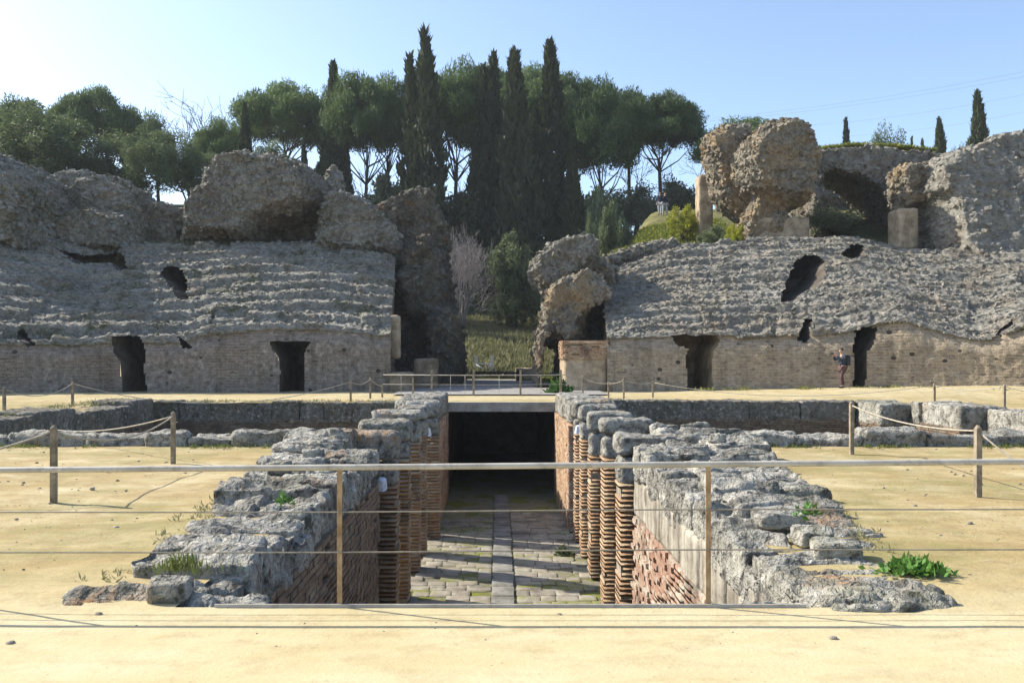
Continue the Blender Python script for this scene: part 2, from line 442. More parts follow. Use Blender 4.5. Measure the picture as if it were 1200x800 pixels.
def brick_mat(name, a, b, c, lime=0.25, moss=0.0):
    """one brick: a tone per object, worn and limed by position"""
    t = NT(name); p = t.pos()
    v = t.voro(t.scale(p, (3.1, 3.1, 13.3)), 1.0, out='Color'); sc = t.n('SeparateColor'); t.put(sc.inputs[0], v)
    col = t.ramp(t.math('FRACT', t.math('ADD', t.rnd(), sc.outputs[0])), [(0.0, a), (0.5, b), (1.0, c)])
    n = t.noise(p, 5, 5, 0.65)
    col = t.mix(t.rng(n, 0.5, 0.66, 0, lime*2), col, (0.42, 0.38, 0.31))
    col = t.mix(t.rng(t.noise(p, 1.1, 5, 0.6), 0.52, 0.66, 0, 0.7), col, (0.075, 0.062, 0.05))
    if moss: col = t.mix(t.math('MULTIPLY', t.rng(t.noise(t.scale(p, (0.5, 1.6, 1)), 0.9, 5, 0.65), 0.50, 0.60), t.rng(n, 0.40, 0.52, 0, moss)), col, (0.17, 0.18, 0.04))
    return t.done(col, t.bump(t.noise(p, 22, 4, 0.7), 0.7, 0.02), 0.95)
M_brick = brick_mat('pier_brick', (0.40, 0.27, 0.16), (0.36, 0.21, 0.125), (0.50, 0.38, 0.25))
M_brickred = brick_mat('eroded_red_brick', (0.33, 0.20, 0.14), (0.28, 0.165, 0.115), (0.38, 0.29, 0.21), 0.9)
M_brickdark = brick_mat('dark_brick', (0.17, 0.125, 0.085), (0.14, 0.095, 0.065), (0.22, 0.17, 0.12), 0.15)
M_brickshade = brick_mat('shaded_brick', (0.20, 0.15, 0.10), (0.17, 0.115, 0.075), (0.26, 0.21, 0.14), 0.12)  # dark brown brick with the left trench face's shade in its colour
M_mortar = plain_noise('lime_mortar', (0.20, 0.17, 0.13), (0.36, 0.32, 0.26), 3, 0.03)
M_paver = brick_mat('paver', (0.24, 0.225, 0.18), (0.25, 0.215, 0.17), (0.31, 0.29, 0.235), 0.25, 0.9)
M_slab = plain_noise('grey_flagstone', (0.15, 0.145, 0.125), (0.25, 0.24, 0.21), 2.5, 0.02)
def floor_mat():
    t = NT('mossy_floor'); p = t.pos()
    n = t.noise(p, 0.9, 5, 0.65)
    col = t.ramp(n, [(0.36, (0.17, 0.15, 0.11)), (0.5, (0.20, 0.185, 0.12)), (0.56, (0.13, 0.135, 0.03)), (0.68, (0.17, 0.185, 0.03))])
    return t.done(col, t.bump(t.noise(p, 9, 5, 0.7), 0.8, 0.04), 0.95)
M_floor = floor_mat()
def plaster_face():
    """big grey facing stones with vertical run-off streaks"""
    t = NT('streaked_stone'); p = t.pos()
    st = t.noise(t.scale(p, (6, 6, 0.35)), 1.0, 5, 0.7)
    n = t.noise(p, 3.0, 5, 0.65)
    col = t.ramp(t.math('ADD', t.math('MULTIPLY', st, 0.6), t.math('MULTIPLY', n, 0.4)), [(0.36, (0.11, 0.095, 0.07)), (0.48, (0.25, 0.225, 0.18)), (0.58, (0.37, 0.34, 0.28)), (0.68, (0.48, 0.44, 0.37))])
    return t.done(col, t.bump(n, 0.8, 0.05, t.bump(st, 0.4, 0.03)), 0.95)
M_streak = plaster_face()

def podium_mat(name, c1, c2, mort, plaster, pl=0.5, darker=0.4):
    t = NT(name); p = t.pos()
    uv = t.n('UVMap').outputs[0]
    wob = t.n('VectorMath', operation='ADD'); t.put(wob.inputs[0], uv)
    t.put(wob.inputs[1], t.scale(t.noise(p, 1.3, 3, 0.6, True), (0.10, 0.10, 0)))
    b = t.n('TexBrick'); t.put(b.inputs['Vector'], wob.outputs[0]); b.inputs['Scale'].default_value = 1.0
    b.inputs['Brick Width'].default_value = 0.42; b.inputs['Row Height'].default_value = 0.13
    b.inputs['Mortar Size'].default_value = 0.022; b.inputs['Mortar Smooth'].default_value = 0.4
    t.put(b.inputs['Color1'], c1); t.put(b.inputs['Color2'], c2); t.put(b.inputs['Mortar'], mort)
    n1 = t.noise(t.scale(p, (1, 1, 0.6)), 0.55, 5, 0.62); n2 = t.noise(p, 3.2, 5, 0.7)
    n3 = t.noise(p, 7.5, 4, 0.7)
    rub = t.ramp(t.noise(p, 4.5, 5, 0.7), [(0.34, tuple(0.30*x for x in plaster)), (0.46, tuple(0.8*x for x in plaster)), (0.56, tuple(1.1*x for x in plaster)), (0.68, (0.48, 0.44, 0.38))])
    mk = t.rng(t.math('ADD', t.math('MULTIPLY', n1, 0.7), t.math('MULTIPLY', n2, 0.3)), 0.46, 0.56, 0, pl)
    course = t.noise(t.scale(p, (2.2, 2.2, 9.0)), 1.0, 5, 0.7)
    bc = t.mix(t.rng(course, 0.55, 0.66, 0, 0.8), b.outputs['Color'], tuple(min(0.6, 1.35*x) for x in mort))
    bc = t.mix(t.rng(course, 0.45, 0.34, 0, 0.75), bc, (0.07, 0.055, 0.04))
    bc = t.mix(t.rng(n3, 0.46, 0.34, 0, 0.7), bc, (0.06, 0.048, 0.036))
    col = t.mix(mk, bc, rub)
    streak = t.noise(t.scale(p, (1.6, 1.6, 0.10)), 1.0, 4, 0.6)
    col = t.mix(t.rng(streak, 0.50, 0.68, 0, darker), col, (0.075, 0.06, 0.045))
    # missing bricks
    hole = t.math('LESS_THAN', t.voro(t.scale(p, (1, 1, 1.2)), 1.15), 0.13)
    col = t.mix(t.math('MULTIPLY', hole, 0.85), col, (0.03, 0.025, 0.02))
    h = t.math('ADD', t.math('MULTIPLY', b.outputs['Fac'], -0.4), t.math('SUBTRACT', t.math('ADD', t.math('MULTIPLY', n3, 1.2), course), hole))
    return t.done(col, t.bump(h, 0.8, 0.07), 0.95)
M_podL = podium_mat('podium_brick_dark', (0.25, 0.205, 0.16), (0.20, 0.16, 0.125), (0.31, 0.265, 0.22), (0.27, 0.235, 0.20), 0.85, 0.5)
M_podR = podium_mat('podium_brick_tan', (0.37, 0.295, 0.21), (0.31, 0.24, 0.165), (0.44, 0.37, 0.27), (0.33, 0.28, 0.22), 0.55, 0.4)

def leaf_mat(name, dark, light, trans=0.25, flower=None):
    t = NT(name)
    n = t.noise(t.pos(), 0.5, 3, 0.6); n2 = t.noise(t.pos(), 3.5, 3, 0.6)
    f = t.math('ADD', t.math('MULTIPLY', t.rnd(), 0.3), t.math('ADD', t.math('MULTIPLY', n, 0.4), t.math('MULTIPLY', n2, 0.3)))
    col = t.ramp(f, [(0.3, dark), (0.68, light)])
    if flower: col = t.mix(t.rng(t.noise(t.pos(), 4.5, 2, 0.6), 0.53, 0.62, 0, 0.8), col, flower)
    t.put(t.b.inputs['Base Color'], col); t.b.inputs['Roughness'].default_value = 0.65
    tr = t.n('BsdfTranslucent'); t.put(tr.inputs[0], t.mix(0.5, col, (0.16, 0.21, 0.06)))
    ms = t.n('MixShader'); ms.inputs[0].default_value = trans
    t.t.links.new(t.b.outputs[0], ms.inputs[1]); t.t.links.new(tr.outputs[0], ms.inputs[2])
    t.t.links.new(ms.outputs[0], t.out.inputs[0])
    return t.m
L_cyp = leaf_mat('cypress_leaf', (0.022, 0.032, 0.017), (0.055, 0.072, 0.032), 0.1)
L_pine = leaf_mat('pine_needles', (0.034, 0.070, 0.026), (0.11, 0.175, 0.055), 0.28)
L_broad = leaf_mat('broad_leaf', (0.065, 0.095, 0.05), (0.15, 0.19, 0.095), 0.3)
L_olive = leaf_mat('olive_leaf', (0.07, 0.085, 0.05), (0.16, 0.18, 0.11), 0.2)
L_bush = leaf_mat('bush_leaf', (0.065, 0.09, 0.045), (0.19, 0.23, 0.12), 0.3)
L_grass = leaf_mat('grass_blade', (0.09, 0.12, 0.025), (0.24, 0.24, 0.07), 0.3)
L_dry = leaf_mat('dry_scrub', (0.12, 0.12, 0.065), (0.31, 0.29, 0.175), 0.3)
L_yellow = leaf_mat('yellow_broom', (0.13, 0.17, 0.02), (0.34, 0.36, 0.03), 0.3, (0.60, 0.52, 0.02))
L_flowergrass = leaf_mat('meadow_blade', (0.09, 0.13, 0.025), (0.24, 0.26, 0.05), 0.3, (0.50, 0.45, 0.04))
L_weed = leaf_mat('weed_leaf', (0.03, 0.09, 0.02), (0.12, 0.27, 0.05), 0.25)


# ================================================================== STRUCTURE
EA, EB, EC = 38.0, 27.0, 14.0                    # arena wall ellipse: half axes, centre
def ell_d(X, Y):
    r = np.sqrt((X/EA)**2+((Y-EC)/EB)**2)+1e-6
    return (r-1)*r/np.sqrt((X/EA**2)**2+((Y-EC)/EB**2)**2+1e-12)
TOP_L = [(-300, 250), (0, 264), (60, 277), (110, 291), (150, 287), (230, 282), (400, 281), (450, 286), (482, 298)]
TOP_R = [(660, 326), (690, 318), (740, 299), (780, 285), (870, 277), (1000, 276), (1060, 290), (1500, 290)]
POD_L = [(-300, 403), (60, 405), (130, 403), (215, 402), (235, 394), (320, 386), (400, 388), (455, 394)]
POD_R = [(700, 397), (780, 395), (845, 394), (940, 394), (990, 390), (1030, 379), (1060, 377), (1100, 388), (1150, 400), (1200, 384), (1500, 384)]
TOPALL = TOP_L+[(520, 300), (600, 320)]+TOP_R
PODALL = POD_L+[(520, 394), (600, 396)]+POD_R
def pl(tab, x): return np.interp(x, [a for a, b in tab], [b for a, b in tab])
BANK_D = 12.0
def sand_h(X, Y):
    return 0.42*sstep(X, 5, 22)*sstep(Y, 31.5, 36)+0.1*sstep(-X, 10, 20)*sstep(Y, 31.5, 36)
CX = 0.11                                         # axis of the trench
PIT_X0, PIT_X1, PIT_Y0, PIT_Y1 = -12.6, 14.8, 16.3, 31.0
T_IN, T_OUT = 2.0, 2.3
FLOOR_Z = -3.4

# ---- sand sheet with the trench and the pit cut out
def axis(dense, far):
    a = list(dense); return np.array(sorted(set(np.round([-v for v in far]+a+list(far), 4))))
xs = np.unique(np.round(np.concatenate([[-300, -150, -80, -55], np.arange(-42, 42.1, 0.5), np.arange(-8, 8, 0.2), [CX-T_OUT, CX+T_OUT, PIT_X0, PIT_X1], [55, 80, 150, 300]]), 4))
ys = np.unique(np.round(np.concatenate([[-300, -150, -60, -30, -15], np.arange(-8, 3, 1.0), np.arange(3, 44, 0.33), [5.78, PIT_Y0, PIT_Y1]]), 4))
X, Y = np.meshgrid(xs, ys, indexing='ij')
pp = np.stack([X.ravel(), Y.ravel(), 0*X.ravel()], 1)
und = (0.045*fbm(pp*0.5, 3)+0.02*perlin(pp*2.1)).reshape(X.shape)
edge = sstep(np.abs(X-CX), T_OUT, T_OUT+1.2)*sstep(np.abs(Y-PIT_Y0), 0, 1.0)*sstep(np.abs(Y-PIT_Y1), 0, 1)
near = sstep(Y, 4.2, 6.0)
Z = sand_h(X, Y)+und*(0.25+0.75*edge)*np.where(Y < 5.8, 0.35, 1.0)
V = np.stack([X, Y, Z], -1).reshape(-1, 3)
nx, ny = X.shape
I, J = np.meshgrid(np.arange(nx-1), np.arange(ny-1), indexing='ij')
F = np.stack([I*ny+J, (I+1)*ny+J, (I+1)*ny+J+1, I*ny+J+1], -1).reshape(-1, 4)
c = V[F].mean(1)
hole = (np.abs(c[:, 0]-CX) < T_OUT) & (c[:, 1] > 5.78) & (c[:, 1] < 16.4)
hole |= (c[:, 0] > PIT_X0) & (c[:, 0] < PIT_X1) & (c[:, 1] > PIT_Y0) & (c[:, 1] < PIT_Y1)
hole |= (ell_d(c[:, 0], c[:, 1]) > 2.6) & (c[:, 1] > 14)
tag(link('sand_ground', mesh_np('sand_ground', V, F[~hole], M_sand)), kind='structure')

# ---- hillside behind, one sheet out to the horizon
def hill_h(X, Y):
    d = ell_d(X, Y)
    px = 584+1000*X/np.maximum(Y, 5)
    Yt = np.minimum(Y, 52)
    ht = 1.7+(417-pl(TOPALL, px))*0.048
    hp = 1.7+(417-pl(PODALL, px))*0.040
    ht = np.where(Y < 20, 8.7, ht)
    under = hp+(ht-hp)*np.clip(d/BANK_D, 0, 1)-0.85*(1-sstep(d, 11.5, 14))
    beyond = ht+(14.4-ht)*sstep(d, 13, 36)
    h = np.where(d < 13, under, beyond)
    w = 4.6+np.where(X < 0, 11.0*sstep(Y, 57, 70), 4.0*sstep(Y, 60, 80))
    k = sstep(np.abs(X-0.1), w, w+np.where(Y < 62, 3.5, 6.0))
    notch = 5.0*np.clip((Y-60.5)/20, 0, 1)**0.9+9.4*sstep(Y, 82, 99)
    return np.where((Y > 20), notch*(1-k)+h*k, h)
hx = np.unique(np.concatenate([[-3000, -1500, -700, -350, -200, -140, -100, -80, -65], np.arange(-55, 55.1, 0.7), [65, 80, 100, 140, 200, 350, 700, 1500, 3000]]))
hy = np.unique(np.concatenate([[14, 20, 26], np.arange(30, 100, 0.7), [104, 110, 120, 135, 160, 200, 260, 350, 500, 800, 1400, 2500, 4000]]))
X, Y = np.meshgrid(hx, hy, indexing='ij')
pp = np.stack([X.ravel(), Y.ravel(), 0*X.ravel()], 1)
Z = hill_h(X, Y)+(0.25*fbm(pp*0.35, 4)).reshape(X.shape)*sstep(ell_d(X, Y), 11.5, 14)
V = np.stack([X, Y, Z-0.02], -1).reshape(-1, 3)
nx, ny = X.shape
I, J = np.meshgrid(np.arange(nx-1), np.arange(ny-1), indexing='ij')
F = np.stack([I*ny+J, (I+1)*ny+J, (I+1)*ny+J+1, I*ny+J+1], -1).reshape(-1, 4)
c = V[F].mean(1)
dd_ = ell_d(c[:, 0], c[:, 1]); keep = (dd_ > 11.2) | ((dd_ > 1.6) & (np.abs(c[:, 0]) < 5.0))
tag(link('hillside', mesh_np('hillside', V, F[keep], M_grassg)), kind='structure')
def ground_z(x, y): return float(hill_h(np.array([x], float), np.array([y], float))[0])

# ---- grey gravel path through the gate
gy = np.arange(36.6, 61.5, 0.6); gx = np.linspace(-4.6, 4.8, 16)
X, Y = np.meshgrid(gx, gy, indexing='ij')
pp = np.stack([X.ravel(), Y.ravel(), 0*X.ravel()], 1)
edgew = 0.25*perlin(pp*0.8).reshape(X.shape)
V = np.stack([X, Y+edgew*(Y < 37.5), 0.055+0*X], -1).reshape(-1, 3)
nx, ny = X.shape
I, J = np.meshgrid(np.arange(nx-1), np.arange(ny-1), indexing='ij')
F = np.stack([I*ny+J, (I+1)*ny+J, (I+1)*ny+J+1, I*ny+J+1], -1).reshape(-1, 4)
tag(link('gravel_path', mesh_np('gravel_path', V, F, M_gravel)), kind='structure')

def bedded_stones(V, F, n, smin, smax, seed, sink=0.25, flat=0.75):
    """n irregular stones bedded in the surface (V, F quads)"""
    r = np.random.RandomState(seed); q = V[F]
    area = np.linalg.norm(np.cross(q[:, 1]-q[:, 0], q[:, 2]-q[:, 0]), axis=1)+np.linalg.norm(np.cross(q[:, 3]-q[:, 0], q[:, 2]-q[:, 0]), axis=1)
    k = r.choice(len(F), n, p=area/area.sum()); u = r.uniform(0, 1, (n, 2))
    c = (q[k, 0]*(1-u[:, :1])+q[k, 1]*u[:, :1])*(1-u[:, 1:])+(q[k, 3]*(1-u[:, :1])+q[k, 2]*u[:, :1])*u[:, 1:]
    N = np.cross(q[k, 1]-q[k, 0], q[k, 3]-q[k, 0]); N /= np.linalg.norm(N, axis=1)[:, None]+1e-9
    sz = smin+(smax-smin)*r.uniform(0, 1, n)**2.5
    a = np.cross(N, r.normal(size=(n, 3))); a /= np.linalg.norm(a, axis=1)[:, None]+1e-9; b = np.cross(N, a)
    d = np.stack([sz*r.uniform(.8, 1.3, n), sz*r.uniform(.6, 1.0, n), sz*flat*r.uniform(.6, 1.0, n)], 1)/2
    L = BOX8[None]*(1+r.uniform(-.35, .15, (n, 8, 3)))
    W = c[:, None]+N[:, None]*(d[:, 2]*(1-2*sink))[:, None, None]*0.6+L[..., :1]*(a*d[:, :1])[:, None]+L[..., 1:2]*(b*d[:, 1:2])[:, None]+L[..., 2:]*(N*d[:, 2:])[:, None]
    return W.reshape(-1, 3).astype(np.float32), (BOXF[None]+8*np.arange(n)[:, None, None]).reshape(-1, 4)
# ---- seating banks
def inpoly(px, py, poly):
    r = np.zeros(len(px), bool); n = len(poly)
    for i in range(n):
        x0, y0 = poly[i]; x1, y1 = poly[(i+1) % n]
        c = ((y0 > py) != (y1 > py)) & (px < (x1-x0)*(py-y0)/(y1-y0+1e-9)+x0)
        r ^= c
    return r
def bank(label, X0, X1, TOP, POD, N, erode, holes, mseat, mpod, seed, rough=1.0, RF=0.70, fine=1.0):
    step = 0.07
    Xw = np.arange(X0, X1+1e-6, step*np.sign(X1-X0)); n = len(Xw)
    Yw = EC+EB*np.sqrt(1-(Xw/EA)**2)
    nx_ = Xw/EA**2; ny_ = (Yw-EC)/EB**2; l = np.hypot(nx_, ny_); nx_ /= l; ny_ /= l
    arc = np.concatenate([[0], np.cumsum(np.hypot(np.diff(Xw), np.diff(Yw)))])
    rag = 0.09*fbm(np.stack([arc*0.5+seed, 0*arc, 0*arc], 1), 3)+0.10*perlin(np.stack([arc*1.9+seed, 0*arc, 0*arc], 1))
    hp = 1.7+(417-pl(POD, 584+1000*Xw/Yw))*Yw/1000+rag
    Xt = Xw+BANK_D*nx_; Yt = Yw+BANK_D*ny_
    ht = 1.7+(417-pl(TOP, 584+1000*Xt/Yt))*Yt/1000
    # profile rows: podium, then per seat row a riser and a tread
    ds = []; fs = []; rowid = []
    for r in range(N):
        for k in range(6): ds.append((r+0.0+0.12*k/6)/N); fs.append((r+RF*k/6)/N); rowid.append(r)
        for k in range(8): ds.append((r+0.12+0.88*k/8)/N); fs.append((r+RF+(1-RF)*k/8)/N); rowid.append(r)
    ds.append(1.0); fs.append(1.0); rowid.append(N-1)
    ds = np.array(ds); fs = np.array(fs); rowid = np.array(rowid)
    D = np.repeat(ds[None], n, 0); Fr = np.repeat(fs[None], n, 0)
    A = np.repeat(arc[:, None], len(ds), 1)
    q = np.stack([A.ravel()*0.16+seed, D.ravel()*4, 0*A.ravel()], 1)
    e = np.clip(erode+1.0*fbm(q, 3).reshape(D.shape), 0, 1)
    rsb = np.random.RandomState(int(seed*100)); dH = np.zeros(D.shape); dD = np.zeros(D.shape)
    for r_ in range(N):
        cut = np.cumsum(rsb.uniform(0.5, 2.2, 80)); k_ = np.searchsorted(cut, arc)
        oh = rsb.uniform(-1, 1, 90)*0.06; od = rsb.uniform(-1, 1, 90)*0.10; oh[rsb.uniform(size=90) < 0.06] -= 0.22
        m_ = rowid == r_; dH[:, m_] = oh[k_][:, None]; dD[:, m_] = od[k_][:, None]
    dH *= (Fr*N > 0.35); dD *= (Fr*N > 0.35)
    rb = np.stack([A.ravel()*0.55+seed, np.repeat(rowid[None]*7.31, n, 0).ravel(), 0*A.ravel()], 1)
    e = np.clip(e+1.1*np.clip(fbm(rb, 3).reshape(D.shape)-0.05, 0, 1), 0, 0.9)
    wob = 0.05/N*fbm(np.stack([A.ravel()*0.3+seed*3, D.ravel()*N*0.6, 0*A.ravel()], 1), 3).reshape(D.shape)
    H = hp[:, None]+(ht-hp)[:, None]*np.clip(Fr*(1-e)+D*e+wob*(D > 0.01), 0, 1.05)+dH*(1-0.5*e)
    off = BANK_D*D+0.10+dD*(1-0.5*e)
    px_ = Xw[:, None]+off*nx_[:, None]; py_ = Yw[:, None]+off*ny_[:, None]
    S = np.stack([px_, py_, H], -1).reshape(-1, 3)
    Nn = np.stack([-nx_[:, None]*0.55+0*D, -ny_[:, None]*0.55+0*D, 0.83+0*D], -1).reshape(-1, 3)
    q = S+seed
    qa = np.stack([A.ravel()+seed, H.ravel(), 0*A.ravel()], 1)
    disp = 0.13*fbm(q*np.array([0.33, 0.33, 0.6]), 3)+rough*(0.10*fbm(qa*np.array([0.45, 1.7, 1]), 3)+0.10*perlin(qa*np.array([1.1, 3.6, 1]))+0.12*np.abs(perlin(qa*np.array([2.1, 5.5, 1]))))+fine*(0.06*perlin(q*5.0)+0.08*np.abs(perlin(q*8.5))+0.05*perlin(q*np.array([6.0, 6.0, 11.0])))-0.12
    fade = np.minimum(1, D.ravel()*N*2.0)
    S = S+Nn*(disp*(0.25+0.75*fade))[:, None]
    m = len(ds)
    # podium wall
    pr = 30; zz = np.linspace(0, 1, pr)
    ZZ = -0.1+(hp[:, None]+0.1)*zz[None]
    PA = np.repeat(arc[:, None], pr, 1)
    q = np.stack([PA.ravel()+seed*5, 0*PA.ravel(), ZZ.ravel()], 1)
    po = (0.10*fbm(q*0.5, 3)+0.05*fbm(q*2.0, 3)+0.03*perlin(q*5)).reshape(PA.shape)
    po = po+0.30*sstep(ZZ/hp[:, None], 0.74, 1.05)          # crumbled upper edge leans back
    W = np.stack([Xw[:, None]+po*nx_[:, None], Yw[:, None]+po*ny_[:, None], ZZ], -1).reshape(-1, 3)
    S.reshape(n, m, 3)[:, 0] = W.reshape(n, pr, 3)[:, -1]
    root = thing('seating_bank', (Xw[n//2], Yw[n//2], 0), label, 'amphitheatre')
    allV = np.concatenate([W, S])
    spx = 584+1000*allV[:, 0]/allV[:, 1]; spy = 417-1000*(allV[:, 2]-EYE)/allV[:, 1]
    def faces(rows, cols, mm):
        I, J = np.meshgrid(np.arange(n-1), cols, indexing='ij')
        f = np.stack([I*mm+J, I*mm+J+1, (I+1)*mm+J+1, (I+1)*mm+J], -1).reshape(-1, 4)
        return f if X1 < X0 else f[:, ::-1]
    def clip(Vv, f):
        c = Vv[f].mean(1); x = 584+1000*c[:, 0]/c[:, 1]; y = 417-1000*(c[:, 2]-EYE)/c[:, 1]
        j = np.stack([c[:, 0]*1.3, c[:, 1]*1.3, c[:, 2]*1.3], 1)
        x = x+3.0*perlin(j); y = y+2.5*perlin(j+31)
        bad = np.zeros(len(f), bool)
        for h, mt in holes: bad |= inpoly(x, y, h)
        return f[~bad]
    def sub(Vv, f):
        u, inv = np.unique(f.ravel(), return_inverse=True); return Vv[u], inv.reshape(-1, f.shape[1]), u
    vv, ff, u = sub(W, clip(W, faces(0, np.arange(pr-1), pr)))
    uv = np.stack([PA.ravel(), ZZ.ravel()], 1)[u]
    part('podium_wall', vv, ff, mpod, root, uv=uv)
    for r in range(N):
        cols = np.where(rowid[:-1] == r)[0]
        vv, ff, u = sub(S, clip(S, faces(0, cols, m)))
        part('seat_row', vv, ff, mseat, root)
        k0 = (np.abs(vv[ff].mean(1)[:, 0]) < 27); v2, f2 = bedded_stones(vv, ff[k0], 480 if N < 12 else 420, 0.07, 0.24, int(seed*10)+r, 0.35)
        part('rubble_stones', v2, f2, mseat, root, smooth=False, kind='stuff')
    # broken cross-section at the gate end
    prof = np.concatenate([W.reshape(n, pr, 3)[0], S.reshape(n, m, 3)[0][1:]]); kk = 22
    t = np.linspace(0, 1, kk)[None, :, None]
    E = prof[:, None]*np.array([1, 1, 0])+t*(prof[:, None]*np.array([0, 0, 1])+np.array([0, 0, 0.1]))-np.array([0, 0, 0.1])
    sg = np.sign(X1-X0); q = E.reshape(-1, 3)
    inset = (0.55*np.abs(fbm(q*0.55+seed, 4))*2+0.15*fbm(q*2.2, 3)).reshape(E.shape[:2])*np.minimum(1, (1-t[..., 0])*6)
    E[..., 0] += sg*inset
    I, J = np.meshgrid(np.arange(len(prof)-1), np.arange(kk-1), indexing='ij')
    f = np.stack([I*kk+J, I*kk+J+1, (I+1)*kk+J+1, (I+1)*kk+J], -1).reshape(-1, 4)
    part('broken_end', E.reshape(-1, 3), f if X1 > X0 else f[:, ::-1], M_rock_tan, root)
    # passages behind the openings
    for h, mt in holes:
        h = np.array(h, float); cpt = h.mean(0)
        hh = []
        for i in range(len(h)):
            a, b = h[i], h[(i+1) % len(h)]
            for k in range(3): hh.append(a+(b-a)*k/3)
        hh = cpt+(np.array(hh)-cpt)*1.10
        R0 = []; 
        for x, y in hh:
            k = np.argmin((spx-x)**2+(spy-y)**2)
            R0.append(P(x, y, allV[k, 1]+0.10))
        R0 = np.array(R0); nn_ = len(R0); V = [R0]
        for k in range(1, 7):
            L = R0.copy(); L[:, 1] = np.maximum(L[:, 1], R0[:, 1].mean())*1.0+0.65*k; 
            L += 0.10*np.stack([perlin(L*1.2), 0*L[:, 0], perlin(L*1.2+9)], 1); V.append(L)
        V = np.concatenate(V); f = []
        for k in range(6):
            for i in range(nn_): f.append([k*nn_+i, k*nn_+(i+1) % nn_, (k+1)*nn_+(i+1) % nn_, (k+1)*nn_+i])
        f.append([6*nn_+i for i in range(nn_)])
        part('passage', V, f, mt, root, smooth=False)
    return root
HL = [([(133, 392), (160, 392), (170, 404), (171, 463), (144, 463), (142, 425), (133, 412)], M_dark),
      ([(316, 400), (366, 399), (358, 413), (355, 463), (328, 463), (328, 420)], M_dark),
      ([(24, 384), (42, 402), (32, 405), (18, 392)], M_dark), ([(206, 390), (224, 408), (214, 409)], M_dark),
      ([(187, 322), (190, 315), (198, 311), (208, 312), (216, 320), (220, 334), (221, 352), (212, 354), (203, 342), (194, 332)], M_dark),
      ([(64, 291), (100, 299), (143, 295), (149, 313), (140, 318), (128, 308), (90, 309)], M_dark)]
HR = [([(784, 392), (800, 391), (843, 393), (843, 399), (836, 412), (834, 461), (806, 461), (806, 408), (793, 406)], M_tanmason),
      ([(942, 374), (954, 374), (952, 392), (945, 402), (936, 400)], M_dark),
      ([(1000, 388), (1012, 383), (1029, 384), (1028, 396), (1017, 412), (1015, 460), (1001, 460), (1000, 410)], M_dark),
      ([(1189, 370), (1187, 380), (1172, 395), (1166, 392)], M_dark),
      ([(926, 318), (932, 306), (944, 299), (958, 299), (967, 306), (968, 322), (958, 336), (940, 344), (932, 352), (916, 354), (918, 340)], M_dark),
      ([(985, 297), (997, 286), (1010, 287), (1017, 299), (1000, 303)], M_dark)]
bank('mossy grey stepped seating of the ruined amphitheatre left of the gate', -5.15, -30.0, TOP_L, POD_L, 10, 0.06, HL, M_seatL, M_podL, 3.3, 0.6, 0.70, 1.1)
bank('dry eroded stone seating of the ruined amphitheatre right of the gate', 5.2, 31.0, TOP_R, POD_R, 14, 0.12, HR, M_seatR, M_podR, 11.7, 0.72, 0.70, 0.9)

# ---- rubble masses standing on the seating
def mass(name, solids, mat, label, cat='ruin', **kw):
    V, F = lumps(solids, **kw); o = solo(name, V, F, mat, label, cat)
    q = V[F]; A = np.linalg.norm(np.cross(q[:, 2]-q[:, 0], q[:, 3]-q[:, 1]), axis=1).sum()/2
    v, f = bedded_stones(V, F, int(min(5000, A*16)), 0.09, 0.36, kw.get('seed', 0)+100)
    part('rubble_stones', v, f, mat, o, smooth=False, kind='stuff')
    return o
mass('concrete_boulder', [prism([(-60, 215), (-30, 195), (0, 187), (30, 190), (55, 206), (70, 230), (76, 262), (80, 310), (-60, 310)], 49, 9)], M_seatL,
     'big rounded grey rubble mass at the left edge of the picture, green on top', seed=1)
mass('concrete_boulder', [prism([(58, 214), (90, 203), (120, 206), (138, 225), (150, 262), (58, 262)], 58, 5)], M_rock,
     'low tan-topped rubble mass peeping up behind the grey dome on the left', seed=2)
mass('concrete_boulder', [prism([(86, 236), (110, 215), (140, 209), (165, 222), (184, 245), (184, 285), (150, 300), (90, 300)], 53.5, 6), prism([(76, 300), (78, 266), (100, 251), (130, 247), (160, 258), (168, 300)], 50.5, 5)], M_seatL,
     'grey rubble dome with a ledge in front, left of the cave boulder', seed=3)
mass('concrete_boulder', [prism([(160, 252), (190, 238), (212, 243), (226, 255), (230, 300), (160, 300)], 55, 5)], M_rock,
     'low brown rubble bank just left of the boulder with the cave', seed=4)
mass('cave_boulder', [prism([(226, 288), (230, 250), (250, 222), (261, 196), (285, 184), (320, 188), (352, 192), (374, 206), (388, 228), (380, 246), (352, 255), (330, 262), (312, 272), (302, 288)], 54, 8, front=0.8),
                      prism([(285, 288), (300, 245), (390, 232), (396, 290)], 58, 4)], M_rock,
     'largest domed boulder on the left seating, dark cave under its right side', seed=5, amp=0.35)
mass('leaning_slab', [prism([(372, 292), (378, 245), (392, 228), (403, 226), (432, 236), (458, 252), (478, 276), (484, 308), (400, 300)], 53, 5), prism([(380, 250), (383, 205), (392, 198), (402, 206), (404, 250)], 55, 2.2)], M_seatL,
     'grey sloping slab with a small orange-tipped spike, right of the cave boulder', seed=6)
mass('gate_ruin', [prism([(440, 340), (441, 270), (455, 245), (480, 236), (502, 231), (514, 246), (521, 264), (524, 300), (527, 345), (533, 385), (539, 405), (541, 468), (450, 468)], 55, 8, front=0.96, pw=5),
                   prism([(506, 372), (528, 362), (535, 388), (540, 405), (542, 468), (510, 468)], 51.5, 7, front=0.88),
                   prism([(470, 320), (500, 280), (520, 300), (524, 372), (478, 376)], 52, 5, front=0.9)], M_rock_shade,
     'tall dark broken rubble face at the left side of the gate passage', seed=7, amp=0.75, freq=0.45)
